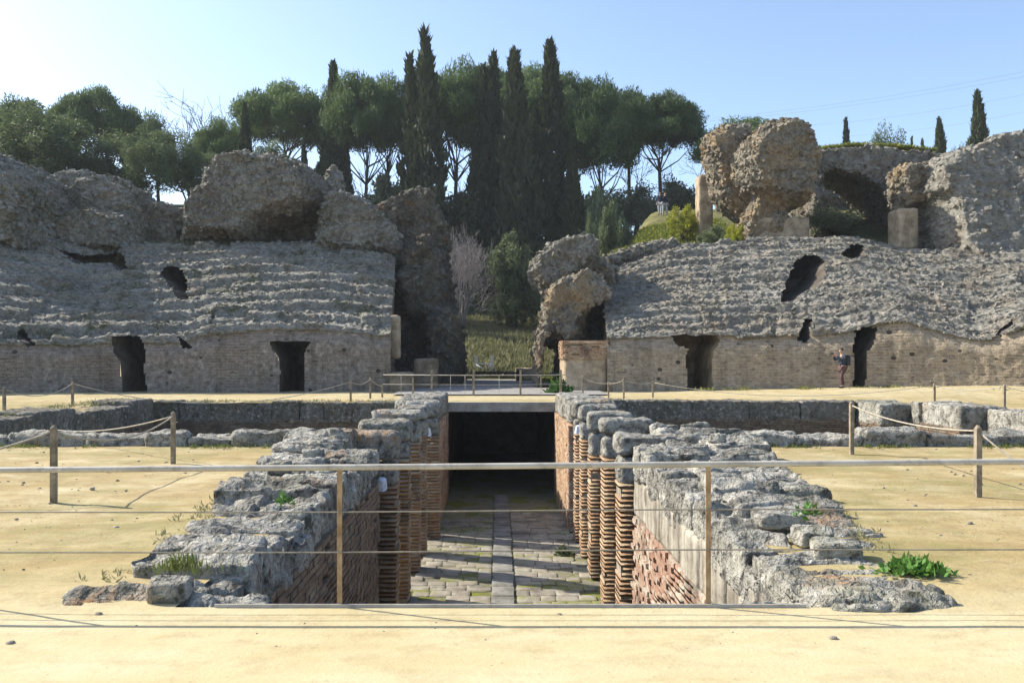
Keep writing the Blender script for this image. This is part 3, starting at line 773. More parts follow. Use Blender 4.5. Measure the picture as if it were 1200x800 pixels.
mass('overhanging_boulder', [prism([(616, 322), (622, 306), (640, 289), (665, 279), (690, 280), (700, 291), (696, 306), (682, 320), (666, 332), (655, 350), (641, 350), (626, 338)], 49.5, 7),
                             prism([(690, 322), (700, 302), (740, 289), (790, 282), (800, 296), (740, 306)], 53.5, 4)], M_rock,
     'overhanging boulder with green moss at the right side of the gate passage', seed=8, amp=0.3)
mass('gate_ruin', [prism([(640, 330), (690, 300), (716, 318), (716, 372), (672, 366), (650, 352)], 51, 5, front=0.95, pw=5), prism([(636, 356), (660, 336), (702, 326), (706, 358), (684, 366), (676, 400), (668, 470), (656, 470), (655, 402), (636, 400)], 48, 5, front=0.93, pw=5), prism([(634, 372), (640, 345), (660, 328), (684, 316), (706, 330), (712, 352), (694, 356), (676, 366), (670, 388), (668, 402), (662, 404), (655, 392), (644, 388), (634, 402), (630, 448), (624, 450), (626, 395)], 46.5, 5, front=0.9),
                   prism([(655, 440), (656, 385), (668, 380), (668, 440)], 47, 4),
                   prism([(640, 366), (660, 345), (716, 325), (718, 464), (655, 464), (648, 410)], 54, 5, front=0.95)], M_rock_tan,
     'tan arched remnant of vault below the overhanging boulder, right side of the gate', seed=9, amp=0.55)
mass('split_boulder', [prism([(856, 205), (860, 176), (884, 151), (915, 144), (938, 150), (942, 172), (948, 188), (946, 206), (940, 240), (933, 248), (905, 247), (885, 238), (868, 228)], 54, 6.5, front=0.78),
                       prism([(862, 290), (870, 256), (880, 228), (918, 232), (918, 254), (902, 290)], 54, 3.2, front=0.9)], M_rock_tan,
     'huge rubble block balanced on a narrow pale neck, right of the meadow', seed=10, amp=0.2)
mass('split_boulder', [prism([(823, 158), (850, 146), (876, 146), (866, 175), (862, 210), (887, 240), (880, 262), (868, 262), (850, 250), (836, 236), (832, 205), (826, 185)], 56.5, 4)], M_rock_tan,
     'cracked tan rubble wing with an orange top, leaning left of the balanced block', seed=11, amp=0.18)
mass('vault_ruin', [prism([(932, 292), (932, 187), (985, 181), (1040, 184), (1085, 188), (1085, 292), (1042, 292), (1036, 262), (1018, 236), (992, 216), (962, 208), (948, 214), (945, 292)], 60, 6, front=0.97, back=0.95), prism([(925, 292), (925, 190), (1060, 190), (1060, 292)], 67.5, 4)], M_rock,
     'shaded barrel vault ruin with grass along its top, right of the balanced block', seed=12, amp=0.3)
mass('rubble_stub', [prism([(1046, 198), (1060, 190), (1080, 195), (1078, 240), (1070, 246), (1054, 246), (1048, 225)], 52, 3)], M_rock_tan,
     'small rubble stub with a pale left face between the vault and the big right mass', seed=13, amp=0.25)
mass('rubble_mass', [prism([(1060, 214), (1085, 192), (1120, 181), (1160, 169), (1200, 159), (1260, 150), (1350, 150), (1350, 330), (1100, 318), (1084, 290), (1080, 268), (1074, 240), (1062, 234)], 49.8, 9, front=0.97, pw=6, lean=0.55)], M_seatR,
     'massive pale eroded rubble slope at the upper right, highest part of the right ruin', seed=14, amp=0.45)

def brick_courses(p0, p1, z0, z1, out, mat_list=None, h=0.075, L=0.30, dep=0.16, seed=0, jit=0.012, skip=0.02, rot=0.0):
    """joined courses of single bricks along p0-p1 (plan), face pushed by `out`"""
    r = random.Random(seed); mb = MB()
    p0 = np.array(p0, float); p1 = np.array(p1, float); ln = np.linalg.norm(p1-p0); t = (p1-p0)/ln; o = np.array(out, float)
    rz = math.atan2(t[1], t[0]); z = z0; k = 0
    while z < z1-0.01:
        s = -L*(0.5 if k % 2 else 0.0)
        while s < ln:
            l = L*r.uniform(0.85, 1.15); a = max(s, 0); b = min(s+l, ln)
            if b-a > 0.05 and r.random() > skip:
                c = p0+t*(a+b)/2+o*(r.uniform(-jit, jit))
                mb.box((c[0], c[1], z+h/2), ((b-a)*0.95, dep, h*0.80), rz+r.uniform(-.02, .02))
            s += l
        z += h; k += 1
    return mb.get()

def masonry(name, boxes, mat, label, cat, amp=0.05, seed=0):
    """worn squared masonry: rounded boxes with noise, joined"""
    mb = MB()
    for (c, d) in boxes:
        d = np.array(d, float); nn_ = np.clip((d/0.16).astype(int), 3, 26)
        V, F = round_block(*nn_, k=14)
        V = V*d/2+np.array(c); N = (V-np.array(c))/d; N /= np.linalg.norm(N, axis=1)[:, None]
        q = V+seed; V = V+N*(amp*fbm(q*1.1, 4)+amp*0.5*perlin(q*4))[:, None]
        mb.add(V, F)
    V, F = mb.get(); return solo(name, V, F, mat, label, cat)
def pbox(x0, x1, y0, y1, Y, dep):
    a = P(x0, y1, Y); b = P(x1, y0, Y)
    return ((a+b)/2+np.array([0, dep/2, 0]), (b[0]-a[0], dep, b[2]-a[2]))
bb = thing('brick_block', P(687, 464, 41.0), 'squared block of tan plaster with brick courses above, at the right gate ruin', 'wall')
c_, d_ = pbox(661, 713, 400, 464, 41.0, 3.2)
Vb, Fb = round_block(20, 22, 22, k=16); Vb = Vb*np.array(d_)/2+c_; Nb = (Vb-c_)/np.array(d_); Nb /= np.linalg.norm(Nb, axis=1)[:, None]
Vb = Vb+Nb*(0.10*fbm((Vb+3)*0.9, 4)+0.04*perlin(Vb*4))[:, None]
part('plaster_body', Vb, Fb, M_tanmason, bb)
for p0_, p1_, o_ in (((c_[0]-d_[0]/2, 40.97), (c_[0]+d_[0]/2, 40.97), (0, -1)), ((c_[0]-d_[0]/2+.02, 41.0), (c_[0]-d_[0]/2+.02, 43.6), (-1, 0))):
    Vb, Fb = brick_courses(p0_, p1_, 1.55, 2.45, o_, h=0.09, L=0.34, dep=0.2, seed=77, jit=0.03, skip=0.08); part('brick_courses', Vb, Fb, M_brick, bb, smooth=False, kind='stuff')
masonry('brick_pilaster', [pbox(456, 468, 369, 420, 42.5, 0.8)], M_tanmason, 'slim pale stone pilaster in the dark niche left of the gate', 'pillar', seed=4)
masonry('low_wall', [pbox(456, 483, 436, 466, 40.6, 1.2), pbox(484, 512, 420, 464, 44.0, 1.2)], M_tanshade, 'low stepped masonry stub at the foot of the left gate ruin', 'wall', seed=5)
masonry('brick_stub', [pbox(604, 627, 431, 446, 57.0, 0.9)], M_tanmason, 'small orange brown brick stub in the gate passage beside the right ruin', 'wall', seed=6)
masonry('brick_plinth', [pbox(889, 950, 254, 284, 52.5, 2.2)], M_tanmason, 'flat topped brick plinth under the balanced rubble block', 'wall', seed=7)
masonry('brick_pillar', [pbox(819, 836, 204, 292, 59, 1.2)], M_tanmason, 'thin square pillar behind the yellow broom left of the cracked rubble wing', 'pillar', seed=8)
masonry('brick_pillar', [pbox(1054, 1077, 243, 292, 50, 1.6)], M_tanmason, 'squared grey pillar below the small rubble stub beside the big right mass', 'pillar', seed=9)

# ---- floor of the pit and trench
xs = np.linspace(-13.2, 15.4, 70); ys = np.linspace(5.6, 47, 90)
X, Y = np.meshgrid(xs, ys, indexing='ij'); pp = np.stack([X.ravel(), Y.ravel(), 0*X.ravel()], 1)
V = np.stack([X, Y, FLOOR_Z-0.03+0.02*fbm(pp*1.5, 3).reshape(X.shape)], -1).reshape(-1, 3)
nx, ny = X.shape; I, J = np.meshgrid(np.arange(nx-1), np.arange(ny-1), indexing='ij')
F = np.stack([I*ny+J, (I+1)*ny+J, (I+1)*ny+J+1, I*ny+J+1], -1).reshape(-1, 4)
pit_floor = tag(link('pit_floor', mesh_np('pit_floor', V, F, M_floor)), kind='structure')
rng = random.Random(5)
def block_mesh(name, mat, seed, k=9, n=(4, 4, 2), amp=0.08, size=(1, 1, 1)):
    V, F = round_block(*n, k=k); q = V*np.array(size)*1.6+seed*7.1
    V = V*(1+amp*perlin(q)[:, None]); return mesh_np(name, V*0.5, F, mat)
pav = [block_mesh('paver', M_paver, s, 40, (4, 4, 1), 0.06) for s in range(6)]
slb = [block_mesh('flagstone', M_slab, s+9, 16, (4, 4, 1), 0.04) for s in range(4)]
y = 15.6
while y < 31.2:
    d = rng.uniform(0.45, 0.75)
    link('flagstone', rng.choice(slb), pit_floor, (CX+rng.uniform(-.02, .02), y+d/2, FLOOR_Z-0.01+rng.uniform(-.012, .012)), (0, 0, rng.uniform(-.02, .02)), (0.50, d*0.97, 0.10))
    y += d
y = 16.6; npv = 0
while y < 27.5:
    d = rng.uniform(0.28, 0.46)
    for sd in (-1, 1):
        x = 0.27
        while x < 1.9:
            w = rng.uniform(0.28, 0.62)
            if rng.random() < 0.90 and npv < 296:
                link('paver', rng.choice(pav), pit_floor, (CX+sd*(x+w/2), y+d/2+rng.uniform(-.02, .02), FLOOR_Z-0.055+rng.uniform(-.012, .012)), (rng.uniform(-.015, .015), rng.uniform(-.015, .015), rng.uniform(-.05, .05)), (w*0.975, d*0.965, 0.12)); npv += 1
            x += w
    y += d

# ---- masonry built of stones and bricks
bricks = [block_mesh('brick', M_brick, s, 30, (3, 3, 1), 0.03) for s in range(6)]
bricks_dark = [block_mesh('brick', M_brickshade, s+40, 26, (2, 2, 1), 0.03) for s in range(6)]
bricks_red = [block_mesh('brick', M_brickred, s+20, 14, (2, 2, 2), 0.10) for s in range(6)]
def stone_geo(c, d, seed, res=0.06, amp=0.05, k=8, strata=0.0, ridge=0.0, cap=40):
    d = np.array(d, float); nn_ = np.clip((d/res).astype(int), 3, cap)
    V, F = round_block(*nn_, k=k); V = V*d/2
    N = smooth_normals(V, F); q = V+np.array(c)+seed*3.7
    dd = amp*(fbm(q*1.4, 4)+0.7*fbm(q*4.5, 3))
    if ridge: dd = dd-ridge*np.clip(np.abs(perlin(q*np.array([0.7, 2.3, 1.5])))*2.2-0.25, -0.3, 1)*np.clip(N[:, 2]+0.35, 0, 1)-ridge*0.35*np.abs(perlin(q*np.array([2.5, 6, 5])))
    V = V+N*dd[:, None]
    if ridge > 0.08:
        up = np.clip((N[:, 2]-0.2)/0.5, 0, 1); f = fbm(q*np.array([0.9, 2.2, 1.0])+5, 3)*3.2; g = f-np.floor(f)
        V[:, 2] += up*0.055*(np.floor(f)+np.clip((g-0.75)*4, 0, 1))
        V[:, 2] -= up*0.035*np.abs(perlin(q*11))
    return V, F
def stone(parent, c, d, mat, seed, rz=0.0, name='stone_block', **kw):
    V, F = stone_geo(c, d, seed, **kw)
    o = link(name, mesh_np(name, V, F, mat), parent, np.array(c)-np.array(world_loc(parent)), (0, 0, rz)); return o
# retaining walls of the pit
def pit_wall(label, p0, p1, out, ztop, seed, stone_h=0.75, lens=(0.9, 1.4), jitter=0.045, thick=0.8, mat=None, res=0.055):
    p0 = np.array(p0, float); p1 = np.array(p1, float); o = np.array(out, float)
    ln = np.linalg.norm(p1-p0); t = (p1-p0)/ln; rz = math.atan2(t[1], t[0]); r = random.Random(seed)
    mid = (p0+p1)/2
    root = thing('pit_wall', (mid[0], mid[1], FLOOR_Z), label, 'wall')
    s = 0
    while s < ln-0.1:
        l = min(r.uniform(*lens), ln-s)
        if ln-s-l < 0.35: l = ln-s
        zt = ztop+r.uniform(-jitter, jitter); c = p0+t*(s+l/2)-o*(thick/2+r.uniform(-.04, .04))
        stone(root, (c[0], c[1], zt-stone_h/2), (l*0.998, thick, stone_h), mat or M_ashlar, r.random()*50, rz, res=res, amp=0.08, k=24)
        s += l
    zb = ztop-stone_h+jitter+0.02
    V, F = brick_courses(p0-o*0.10, p1-o*0.10, zb-1.3, zb, o, seed=seed, dep=0.2, jit=0.02)
    part('brick_courses', V, F, M_brickdark, root, smooth=False, kind='stuff')
    c = (p0+p1)/2-o*0.42
    mb = MB().box((c[0], c[1], (FLOOR_Z-0.2+zb-0.1)/2), (ln, 0.6, zb-0.1-FLOOR_Z+0.2), rz); V, F = mb.get()
    part('wall_core', V, F, M_mortar, root, smooth=False)
    return root
pit_wall('long dark block wall on the far side of the pit, left of the trench', (PIT_X0, PIT_Y1), (CX-2.0, PIT_Y1), (0, -1), 0.02, 1)
pit_wall('long dark block wall on the far side of the pit, right of the trench', (CX+2.0, PIT_Y1), (13.0, PIT_Y1), (0, -1), 0.06, 2, lens=(1.3, 2.6))
pit_wall('rounded grey block wall closing the left end of the pit', (PIT_X0, 15.5), (PIT_X0+0.3, PIT_Y1-0.4), (1, 0), 0.10, 3, lens=(1.2, 2.6), jitter=0.10, thick=1.5, stone_h=0.95)
pit_wall('stepped pale block wall closing the right end of the pit, far section', (13.0, 29.0), (13.0, PIT_Y1+.3), (-1, 0), 0.10, 4, lens=(1.6, 2.2), thick=1.4, mat=M_stone)
pit_wall('stepped pale block wall closing the right end of the pit, middle section', (14.0, 25.9), (14.0, 28.9), (-1, 0), 0.14, 5, lens=(1.6, 3.0), thick=1.5, mat=M_stone)
pit_wall('stepped pale block wall closing the right end of the pit, near section', (14.75, 15.5), (14.75, 25.8), (-1, 0), 0.12, 6, lens=(2.4, 3.8), thick=1.5, mat=M_stone)

# low kerb stones along the near edge of the pit
def kerb(label, x0, x1, seed):
    r = random.Random(seed)
    root = thing('stone_kerb', ((x0+x1)/2, PIT_Y0, 0), label, 'kerb')
    x = x0
    while x < x1-0.3:
        l = min(r.uniform(0.7, 1.5), x1-x); h = r.uniform(0.34, 0.46)
        stone(root, (x+l/2, PIT_Y0+r.uniform(-.06, .06), 0.04+r.uniform(-.05, .05)), (l*1.03, 0.6, h), M_stone, r.random()*60, r.uniform(-.04, .04), name='kerb_stone', res=0.045, amp=0.08, k=9, ridge=0.07)
        x += l
    mb = MB().box(((x0+x1)/2, PIT_Y0+0.02, (FLOOR_Z-0.2-0.2)/2), (x1-x0, 0.35, -FLOOR_Z)); V, F = mb.get()
    part('wall_core', V, F, M_mortar, root, smooth=False)
kerb('low row of rounded kerb stones at the near edge of the pit, left of the trench', PIT_X0, CX-3.6, 21)
kerb('low row of rounded kerb stones at the near edge of the pit, right of the trench', CX+4.1, 15.0, 22)

# weathered walls on both sides of the trench
def trench_wall(side, label, outer, seed):
    r = random.Random(seed)
    xin = CX+side*T_IN
    root = thing('trench_wall', (xin+side*0.6, 10.5, FLOOR_Z), label, 'wall')
    y = 5.74; y1 = 15.9; step = 0.0
    while y < y1-0.15:
        l = min(r.uniform(0.34, 0.80), y1-y)
        ym = y+l/2
        xo = np.interp(ym, *outer); xi = T_IN+(0.75 if ym > 13.3 else 0)
        f = (ym-5.7)/10
        step = max(-.06, min(.10, 0.55*step+r.uniform(-.07, .075)))
        zt = 0.08+0.24*f+step
        cuts = [xi+r.uniform(-.03, .04)]
        while cuts[-1] < xo-0.45: cuts.append(min(cuts[-1]+r.uniform(0.35, 1.0), xo))
        cuts[-1] = xo+r.uniform(-.10, .06)
        for k in range(len(cuts)-1):
            a, b = cuts[k], cuts[k+1]; w = b-a
            z = zt+r.uniform(-.07, .06)-(0.05 if k == len(cuts)-2 else 0)
            hh = 0.5 if side > 0 else 0.42
            stone(root, (CX+side*(a+b)/2, ym+r.uniform(-.05, .05), z-hh/2), (w*1.05, l*1.12, hh), M_stone, r.random()*80, r.uniform(-.12, .12), res=0.030, amp=0.06, k=r.choice((7, 9, 13)), ridge=0.085, cap=48)
        if r.random() < 0.35:
            w = r.uniform(0.25, 0.6); cx = r.uniform(xi+0.3, xo-0.3)
            stone(root, (CX+side*cx, ym+r.uniform(-.1, .1), zt+0.03), (w, l*r.uniform(0.5, 0.8), 0.18), M_stone, r.random()*80, r.uniform(-.4, .4), res=0.030, amp=0.05, k=6, ridge=0.05, cap=40)
        y += l
    xo = outer[1][0]
    stone(root, (CX+side*(xo-0.38), 5.98, -0.13), (1.0, 0.62, 0.42), M_stone, 41+seed, side*0.06, res=0.030, amp=0.07, k=6, ridge=0.085, cap=48)
    stone(root, (CX+side*(xo-1.0), 5.90, -0.16), (0.7, 0.36, 0.36), M_stone, 47+seed, -side*0.1, res=0.030, amp=0.06, k=6, ridge=0.085, cap=48)
    # packed rubble under the slabs
    y = 5.78
    while y < 15.8:
        ym = y+0.6; xo = np.interp(ym, *outer)-0.02; xi = T_IN+(0.75 if ym > 13.0 else 0.03); f = (ym-5.7)/10
        stone(root, (CX+side*(xi+xo)/2, ym, 0.03+0.20*f-0.30), (xo-xi, 1.30, 0.60), M_stone, r.random()*80, 0, name='rubble_core', res=0.036, amp=0.05, k=12, ridge=0.085, cap=60)
        y += 1.2
    # facing
    YF = 13.3
    if side > 0:
        for z0, z1, ln_ in ((-0.78, -0.22, 1.15),):
            y = 5.8
            while y < YF-0.1:
                l = min(r.uniform(0.8, 1.2)*ln_, YF-y)
                stone(root, (xin+side*0.215, y+l/2, (z0+z1)/2+r.uniform(-.05, .03)), (0.42, l*0.985, (z1-z0)*0.99), M_streak, r.random()*90, 0, name='facing_stone', res=0.05, amp=0.035, k=26)
                y += l
        zt = -0.74
    else:
        zt = -0.28
    h = 0.078; z = FLOOR_Z; kk = 0; near = 0; mb = MB()
    q = []
    while z < zt-0.02:
        y = 5.8-(0.15 if kk % 2 else 0)
        while y < YF-0.1:
            l = 0.29*r.uniform(0.85, 1.15)
            hole = perlin(np.array([[y*1.1, z*1.5, seed]]))[0] > 0.40 and side > 0
            if r.random() > 0.03 and not hole: q.append((y+l/2, z+h/2, l))
            y += l
        z += h; kk += 1
    # the bricks that show largest are single parts, the others one joined part
    q.sort(key=lambda t: (abs(t[0]-9.5)+abs(t[1]+1.9)*2.0))
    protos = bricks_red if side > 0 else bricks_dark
    for i, (yy, zz, l) in enumerate(q):
        xx = xin+side*(0.10+r.uniform(-.03, .035)*(0.75 if side > 0 else 0.25))
        if i < 295:
            link('brick', protos[i % 6], root, np.array((xx, yy, zz))-np.array(world_loc(root)), (r.uniform(-.02, .02), 0, r.uniform(-.03, .03) if side > 0 else r.uniform(-.01, .01)), (0.24, l*0.94, h*0.92))
        else: mb.box((xx, yy, zz), (0.24, l*0.93, h*0.82), r.uniform(-.04, .04))
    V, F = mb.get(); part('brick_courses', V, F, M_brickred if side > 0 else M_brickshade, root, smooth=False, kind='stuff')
    mb = MB().box((xin+side*0.42, (5.8+YF)/2, (FLOOR_Z-0.2+zt-0.12)/2), (0.55, YF-5.8, zt-0.12-FLOOR_Z+0.2)); V, F = mb.get()
    part('wall_core', V, F, M_mortar, root, smooth=False)
trench_wall(-1, 'rough grey topped stone wall along the left side of the near trench, its face in shade', ([5.7, 6.5, 8, 10, 13, 16], [3.05, 3.0, 3.08, 3.3, 3.6, 4.0]), 31)
trench_wall(1, 'rough grey topped stone wall along the right side of the near trench, sunlit red brick face', ([5.7, 6.5, 8, 10, 13, 16], [2.95, 3.0, 3.4, 3.7, 4.05, 4.5]), 32)

# brick piers standing along the trench through the pit
def pier(side, yf, w, dpt, ztop, label, seed, inner):
    r = random.Random(seed)
    xin = CX+side*inner
    root = thing('brick_pier', (xin+side*w/2, yf+dpt/2, FLOOR_Z), label, 'pier', None)
    base = np.array(world_loc(root)); h = 0.085; z = FLOOR_Z; zc = ztop-r.uniform(0.75, 1.05); k = 0; n = 0
    while z < zc:
        er = r.uniform(0, 0.012) if r.random() > 0.10 else r.uniform(0.02, 0.05)
        er += 0.03*max(0, perlin(np.array([[z*1.7, seed*2.3, 0.5]]))[0])
        if k % 2: segs = [w*0.36, w*0.33, w*0.31]
        else: segs = [w*0.5, w*0.5]
        x = er
        for sgl in segs:
            l = min(sgl, w-x)
            link('brick', bricks[r.randrange(6)], root, np.array((xin+side*(x+l/2), yf+dpt/2+r.uniform(-.012, .012), z+h/2))-base,
                 (r.uniform(-.02, .02), r.uniform(-.02, .02), r.uniform(-.03, .03)), (l*0.96, dpt*r.uniform(0.98, 1.02), h*r.uniform(0.90, 0.985)))
            x += l; n += 1
        z += h; k += 1
    mb = MB().box((xin+side*(w/2+0.02), yf+dpt/2, (FLOOR_Z+zc)/2), (w*0.95, dpt*0.93, zc-FLOOR_Z)); V, F = mb.get()
    part('mortar_core', V, F, M_mortar, root, smooth=False)
    z = zc
    while z < ztop-0.1:
        sh = min(r.uniform(0.35, 0.60), ztop-z)
        if ztop-z-sh < 0.2: sh = ztop-z
        top = z+sh > ztop-0.15
        ww = w*(1.0 if not top else 1.12)+ (r.uniform(0.0, 0.35) if top else 0)
        stone(root, (xin+side*(ww/2-(0.03 if top else 0.0)), yf+dpt/2+r.uniform(-.03, .03), z+sh/2), (ww, dpt*(1.12 if top else 1.0), sh*0.98), M_stone, r.random()*70, r.uniform(-.03, .03), name='cap_stone', res=0.05, amp=0.06, k=6, ridge=0.05)
        z += sh
    return root
side_word = {-1: 'left', 1: 'right'}
RP = [(14.75, 0.85, 0.6, 0.34), (17.0, 0.8, 0.6, 0.46), (19.5, 0.75, 0.6, 0.42), (21.6, 0.7, 0.55, 0.48), (23.3, 0.7, 0.6, 0.52)]
LP = [(15.6, 0.9, 0.6, 0.33), (17.6, 0.85, 0.6, 0.38), (20.1, 0.8, 0.6, 0.42), (21.8, 0.7, 0.55, 0.44), (23.7, 0.7, 0.6, 0.46)]
order = ['nearest', 'second nearest', 'third', 'fourth', 'farthest']
for i, (yf, w, dp, zt) in enumerate(RP):
    tag(pier(1, yf, w, dp, zt, 'sunlit stone capped brick pier, %s of five right of the trench' % order[i], 50+i, 1.97), group='brick piers along the trench')
for i, (yf, w, dp, zt) in enumerate(LP):
    tag(pier(-1, yf, w, dp, zt, 'shaded stone capped brick pier, %s of five left of the trench' % order[i], 70+i, 1.95 if i < 4 else 1.74), group='brick piers along the trench')
# plain end walls in front of the covered passage
for sd in (-1, 1):
    xin = CX+sd*1.93
    root = thing('passage_wall', (xin+sd*0.4, 28, FLOOR_Z), 'plain brick end wall under stone blocks, on the %s of the covered opening' % side_word[sd], 'wall')
    V, F = brick_courses((xin+sd*0.10, 24.9), (xin+sd*0.10, 31.0), FLOOR_Z, -0.35, (sd, 0), seed=90+sd, dep=0.22, jit=0.006)
    part('brick_courses', V, F, M_brick, root, smooth=False, kind='stuff')
    V, F = brick_courses((xin+sd*0.0, 24.86), (xin+sd*0.8, 24.86), FLOOR_Z, -0.35, (0, -1), seed=93+sd, dep=0.2, jit=0.006)
    part('brick_end', V, F, M_brickred, root, smooth=False, kind='stuff')
    mb = MB().box((xin+sd*0.5, 28, (FLOOR_Z-0.35)/2), (0.7, 5.9, -0.35-FLOOR_Z)); V, F = mb.get()
    part('wall_core', V, F, M_mortar, root, smooth=False)
    y = 24.8; r = random.Random(95+sd)
    while y < 30.9:
        l = min(r.uniform(0.9, 1.5), 31-y)
        w = r.uniform(0.8, 1.5)
        stone(root, (xin+sd*w/2, y+l/2, 0.02+r.uniform(-.03, .10)*(1 if y < 28 else .3)), (w, l*0.98, 0.72), M_stone, r.random()*40, 0, res=0.055, amp=0.06, k=7, ridge=0.05); y += l

# covered passage beyond the pit
root = thing('covered_passage', (CX, 31.2, FLOOR_Z), 'dark covered passage under a concrete lintel at the far end of the trench', 'tunnel')
mb = MB(); w = 1.98
for sd in (-1, 1): mb.box((CX+sd*(w+0.2), 38.5, -1.9), (0.4, 14.8, 3.4))
mb.box((CX, 46, -1.9), (2*w, 0.3, 3.4)); V, F = mb.get()
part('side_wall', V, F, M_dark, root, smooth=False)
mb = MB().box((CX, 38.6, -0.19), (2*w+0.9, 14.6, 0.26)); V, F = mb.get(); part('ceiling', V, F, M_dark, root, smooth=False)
mb = MB().box((CX, 31.14, -0.15), (2*w+0.02, 0.32, 0.34)); V, F = mb.get(); part('lintel', V, F, M_concrete, root, smooth=False)


# ================================================================== OBJECTS
def tubes(*paths, n=6):
    mb = MB()
    for pts, r in paths: mb.tube(pts, r, n)
    return mb.get()
# ---- front railing at the head of the trench
rail = thing('railing', (0.2, 5.79, 0), 'low metal railing with two wire cables across the front of the trench', 'railing')
ry = 5.79
def rail_z(x): return 0.955+0.0082*(x-0.1)
V, F = tubes((np.array([(x, ry, rail_z(x)) for x in np.linspace(-6.1, 6.1, 12)]), 0.021), n=10); part('top_rail', V, F, M_metal, rail)
for xp in (-6.10, -3.58, (398-584)/1000*ry, (830-584)/1000*ry, 3.93, 6.10):
    mb = MB().box((xp, ry, rail_z(xp)/2-0.03), (0.034, 0.012, rail_z(xp)+0.04)); V, F = mb.get()
    part('post', V, F, M_rust, rail, smooth=False)
for yy in (598, 645):
    z = EYE-(yy-417)/1000*ry
    pts = []
    for x in np.linspace(-6.1, 6.1, 40): pts.append((x, ry-0.008, z+0.010*math.sin(x*1.3)*0.4+0.004*x))
    V, F = tubes((np.array(pts), 0.0052), n=5); part('cable', V, F, M_cable, rail)
mb = MB().box((CX-0.03, 5.775, -0.012), (4.0, 0.012, 0.07)); V, F = mb.get(); part('edge_strip', V, F, M_metal, rail, smooth=False)

# ---- rope fences: square posts with slack ropes
def rope_pts(a, b, sag, n=14):
    a = np.array(a); b = np.array(b); t = np.linspace(0, 1, n)[:, None]
    p = a*(1-t)+b*t; p[:, 2] -= sag*4*(t*(1-t))[:, 0]; return p
def fence(label, posts, sags, w=0.075, thick=0.012, links=None, group=None):
    """posts: (photo x, base y, top y, depth)"""
    pts = []
    b0 = P(posts[0][0], posts[0][1], posts[0][3])
    root = thing('rope_fence', (b0[0], b0[1], b0[2]), label, 'rope fence', group)
    for (x, yb, yt, Y) in posts:
        b = P(x, yb, Y); t = P(x, yt, Y); h = t[2]-b[2]
        V, F = round_block(3, 3, 8, k=12); V = V*np.array((w, w, h+0.1))/2+np.array((b[0], b[1], b[2]+h/2-0.05))
        part('post', V, F, M_wood, root, smooth=False); pts.append((b[0], b[1], t[2]-0.07))
    for (i, j, sg) in sags:
        a = pts[i] if not isinstance(i, tuple) else i; c = pts[j] if not isinstance(j, tuple) else j
        V, F = tubes((rope_pts(a, c, sg), thick), n=5); part('rope', V, F, M_rope, root)
    return root
fence('near rope fence of two grey posts on the sand left of the trench', [(63, 588, 498, 9.95), (203, 545, 482, 13.4)],
      [(0, 1, 0.22), (0, tuple(P(-150, 560, 9.6)), 0.05), (1, tuple(P(60, 503, 17.5)), 0.12)], w=0.066)
fence('near rope fence of two grey posts on the sand right of the trench', [(998, 532, 470, 14.7), (1146, 582, 498, 10.3)],
      [(0, 1, 0.10), (1, tuple(P(1330, 615, 9.0)), 0.12)], w=0.07)
fence('distant rope fence with thin posts on the sand before the left seating', [(5, 487, 453, 24.3), (85, 475, 447, 29.3), (411, 470, 445, 32.0), (434, 467, 442, 34.0), (448, 465, 451, 35.2)],
      [(0, 1, 0.30), (1, 2, 0.75), (2, 3, 0.15), (3, 4, 0.05), (0, tuple(P(-130, 470, 24)), 0.2)], w=0.075, thick=0.013)
fence('distant rope fence with thin posts on the sand before the right seating', [(683, 464, 440, 35.5), (713, 465, 447, 35.0), (731, 466, 443, 34.0), (765, 464, 446, 35.0), (1095, 472, 449, 29.5), (1177, 480, 450, 26.5)],
      [(0, 1, 0.1), (1, 2, 0.06), (2, 3, 0.1), (3, 4, 0.45), (4, 5, 0.15), (5, tuple(P(1330, 470, 25)), 0.15)], w=0.07, thick=0.012)

# ---- rail fence closing the gate passage
gf = thing('rail_fence', (0.3, 36.2, 0), 'pale post and rail fence standing across the mouth of the gate passage', 'fence')
for x in (484, 506, 555, 610, 657):
    b = P(x, 464, 36.2); h = 1.08 if x > 490 else 0.75
    mb = MB().box((b[0], 36.2, 0.03+h/2), (0.085, 0.085, h)); V, F = mb.get(); part('post', V, F, M_wood, gf, smooth=False)
for z, r in ((0.90, 0.022), (0.50, 0.010)):
    a = P(449, 440, 36.2); b = P(668, 440, 36.2)
    V, F = tubes((np.array([(a[0], 36.2, z), (0.5*(a[0]+b[0]), 36.2, z-.02), (b[0], 36.2, z)]), r)); part('rail', V, F, M_metal, gf)
for x in (470, 528, 545, 585, 634):
    b = P(x, 464, 36.2); V, F = tubes((np.array([(b[0], 36.23, 0.03), (b[0], 36.23, 0.90)]), 0.010)); part('wire_stay', V, F, M_metal, gf)

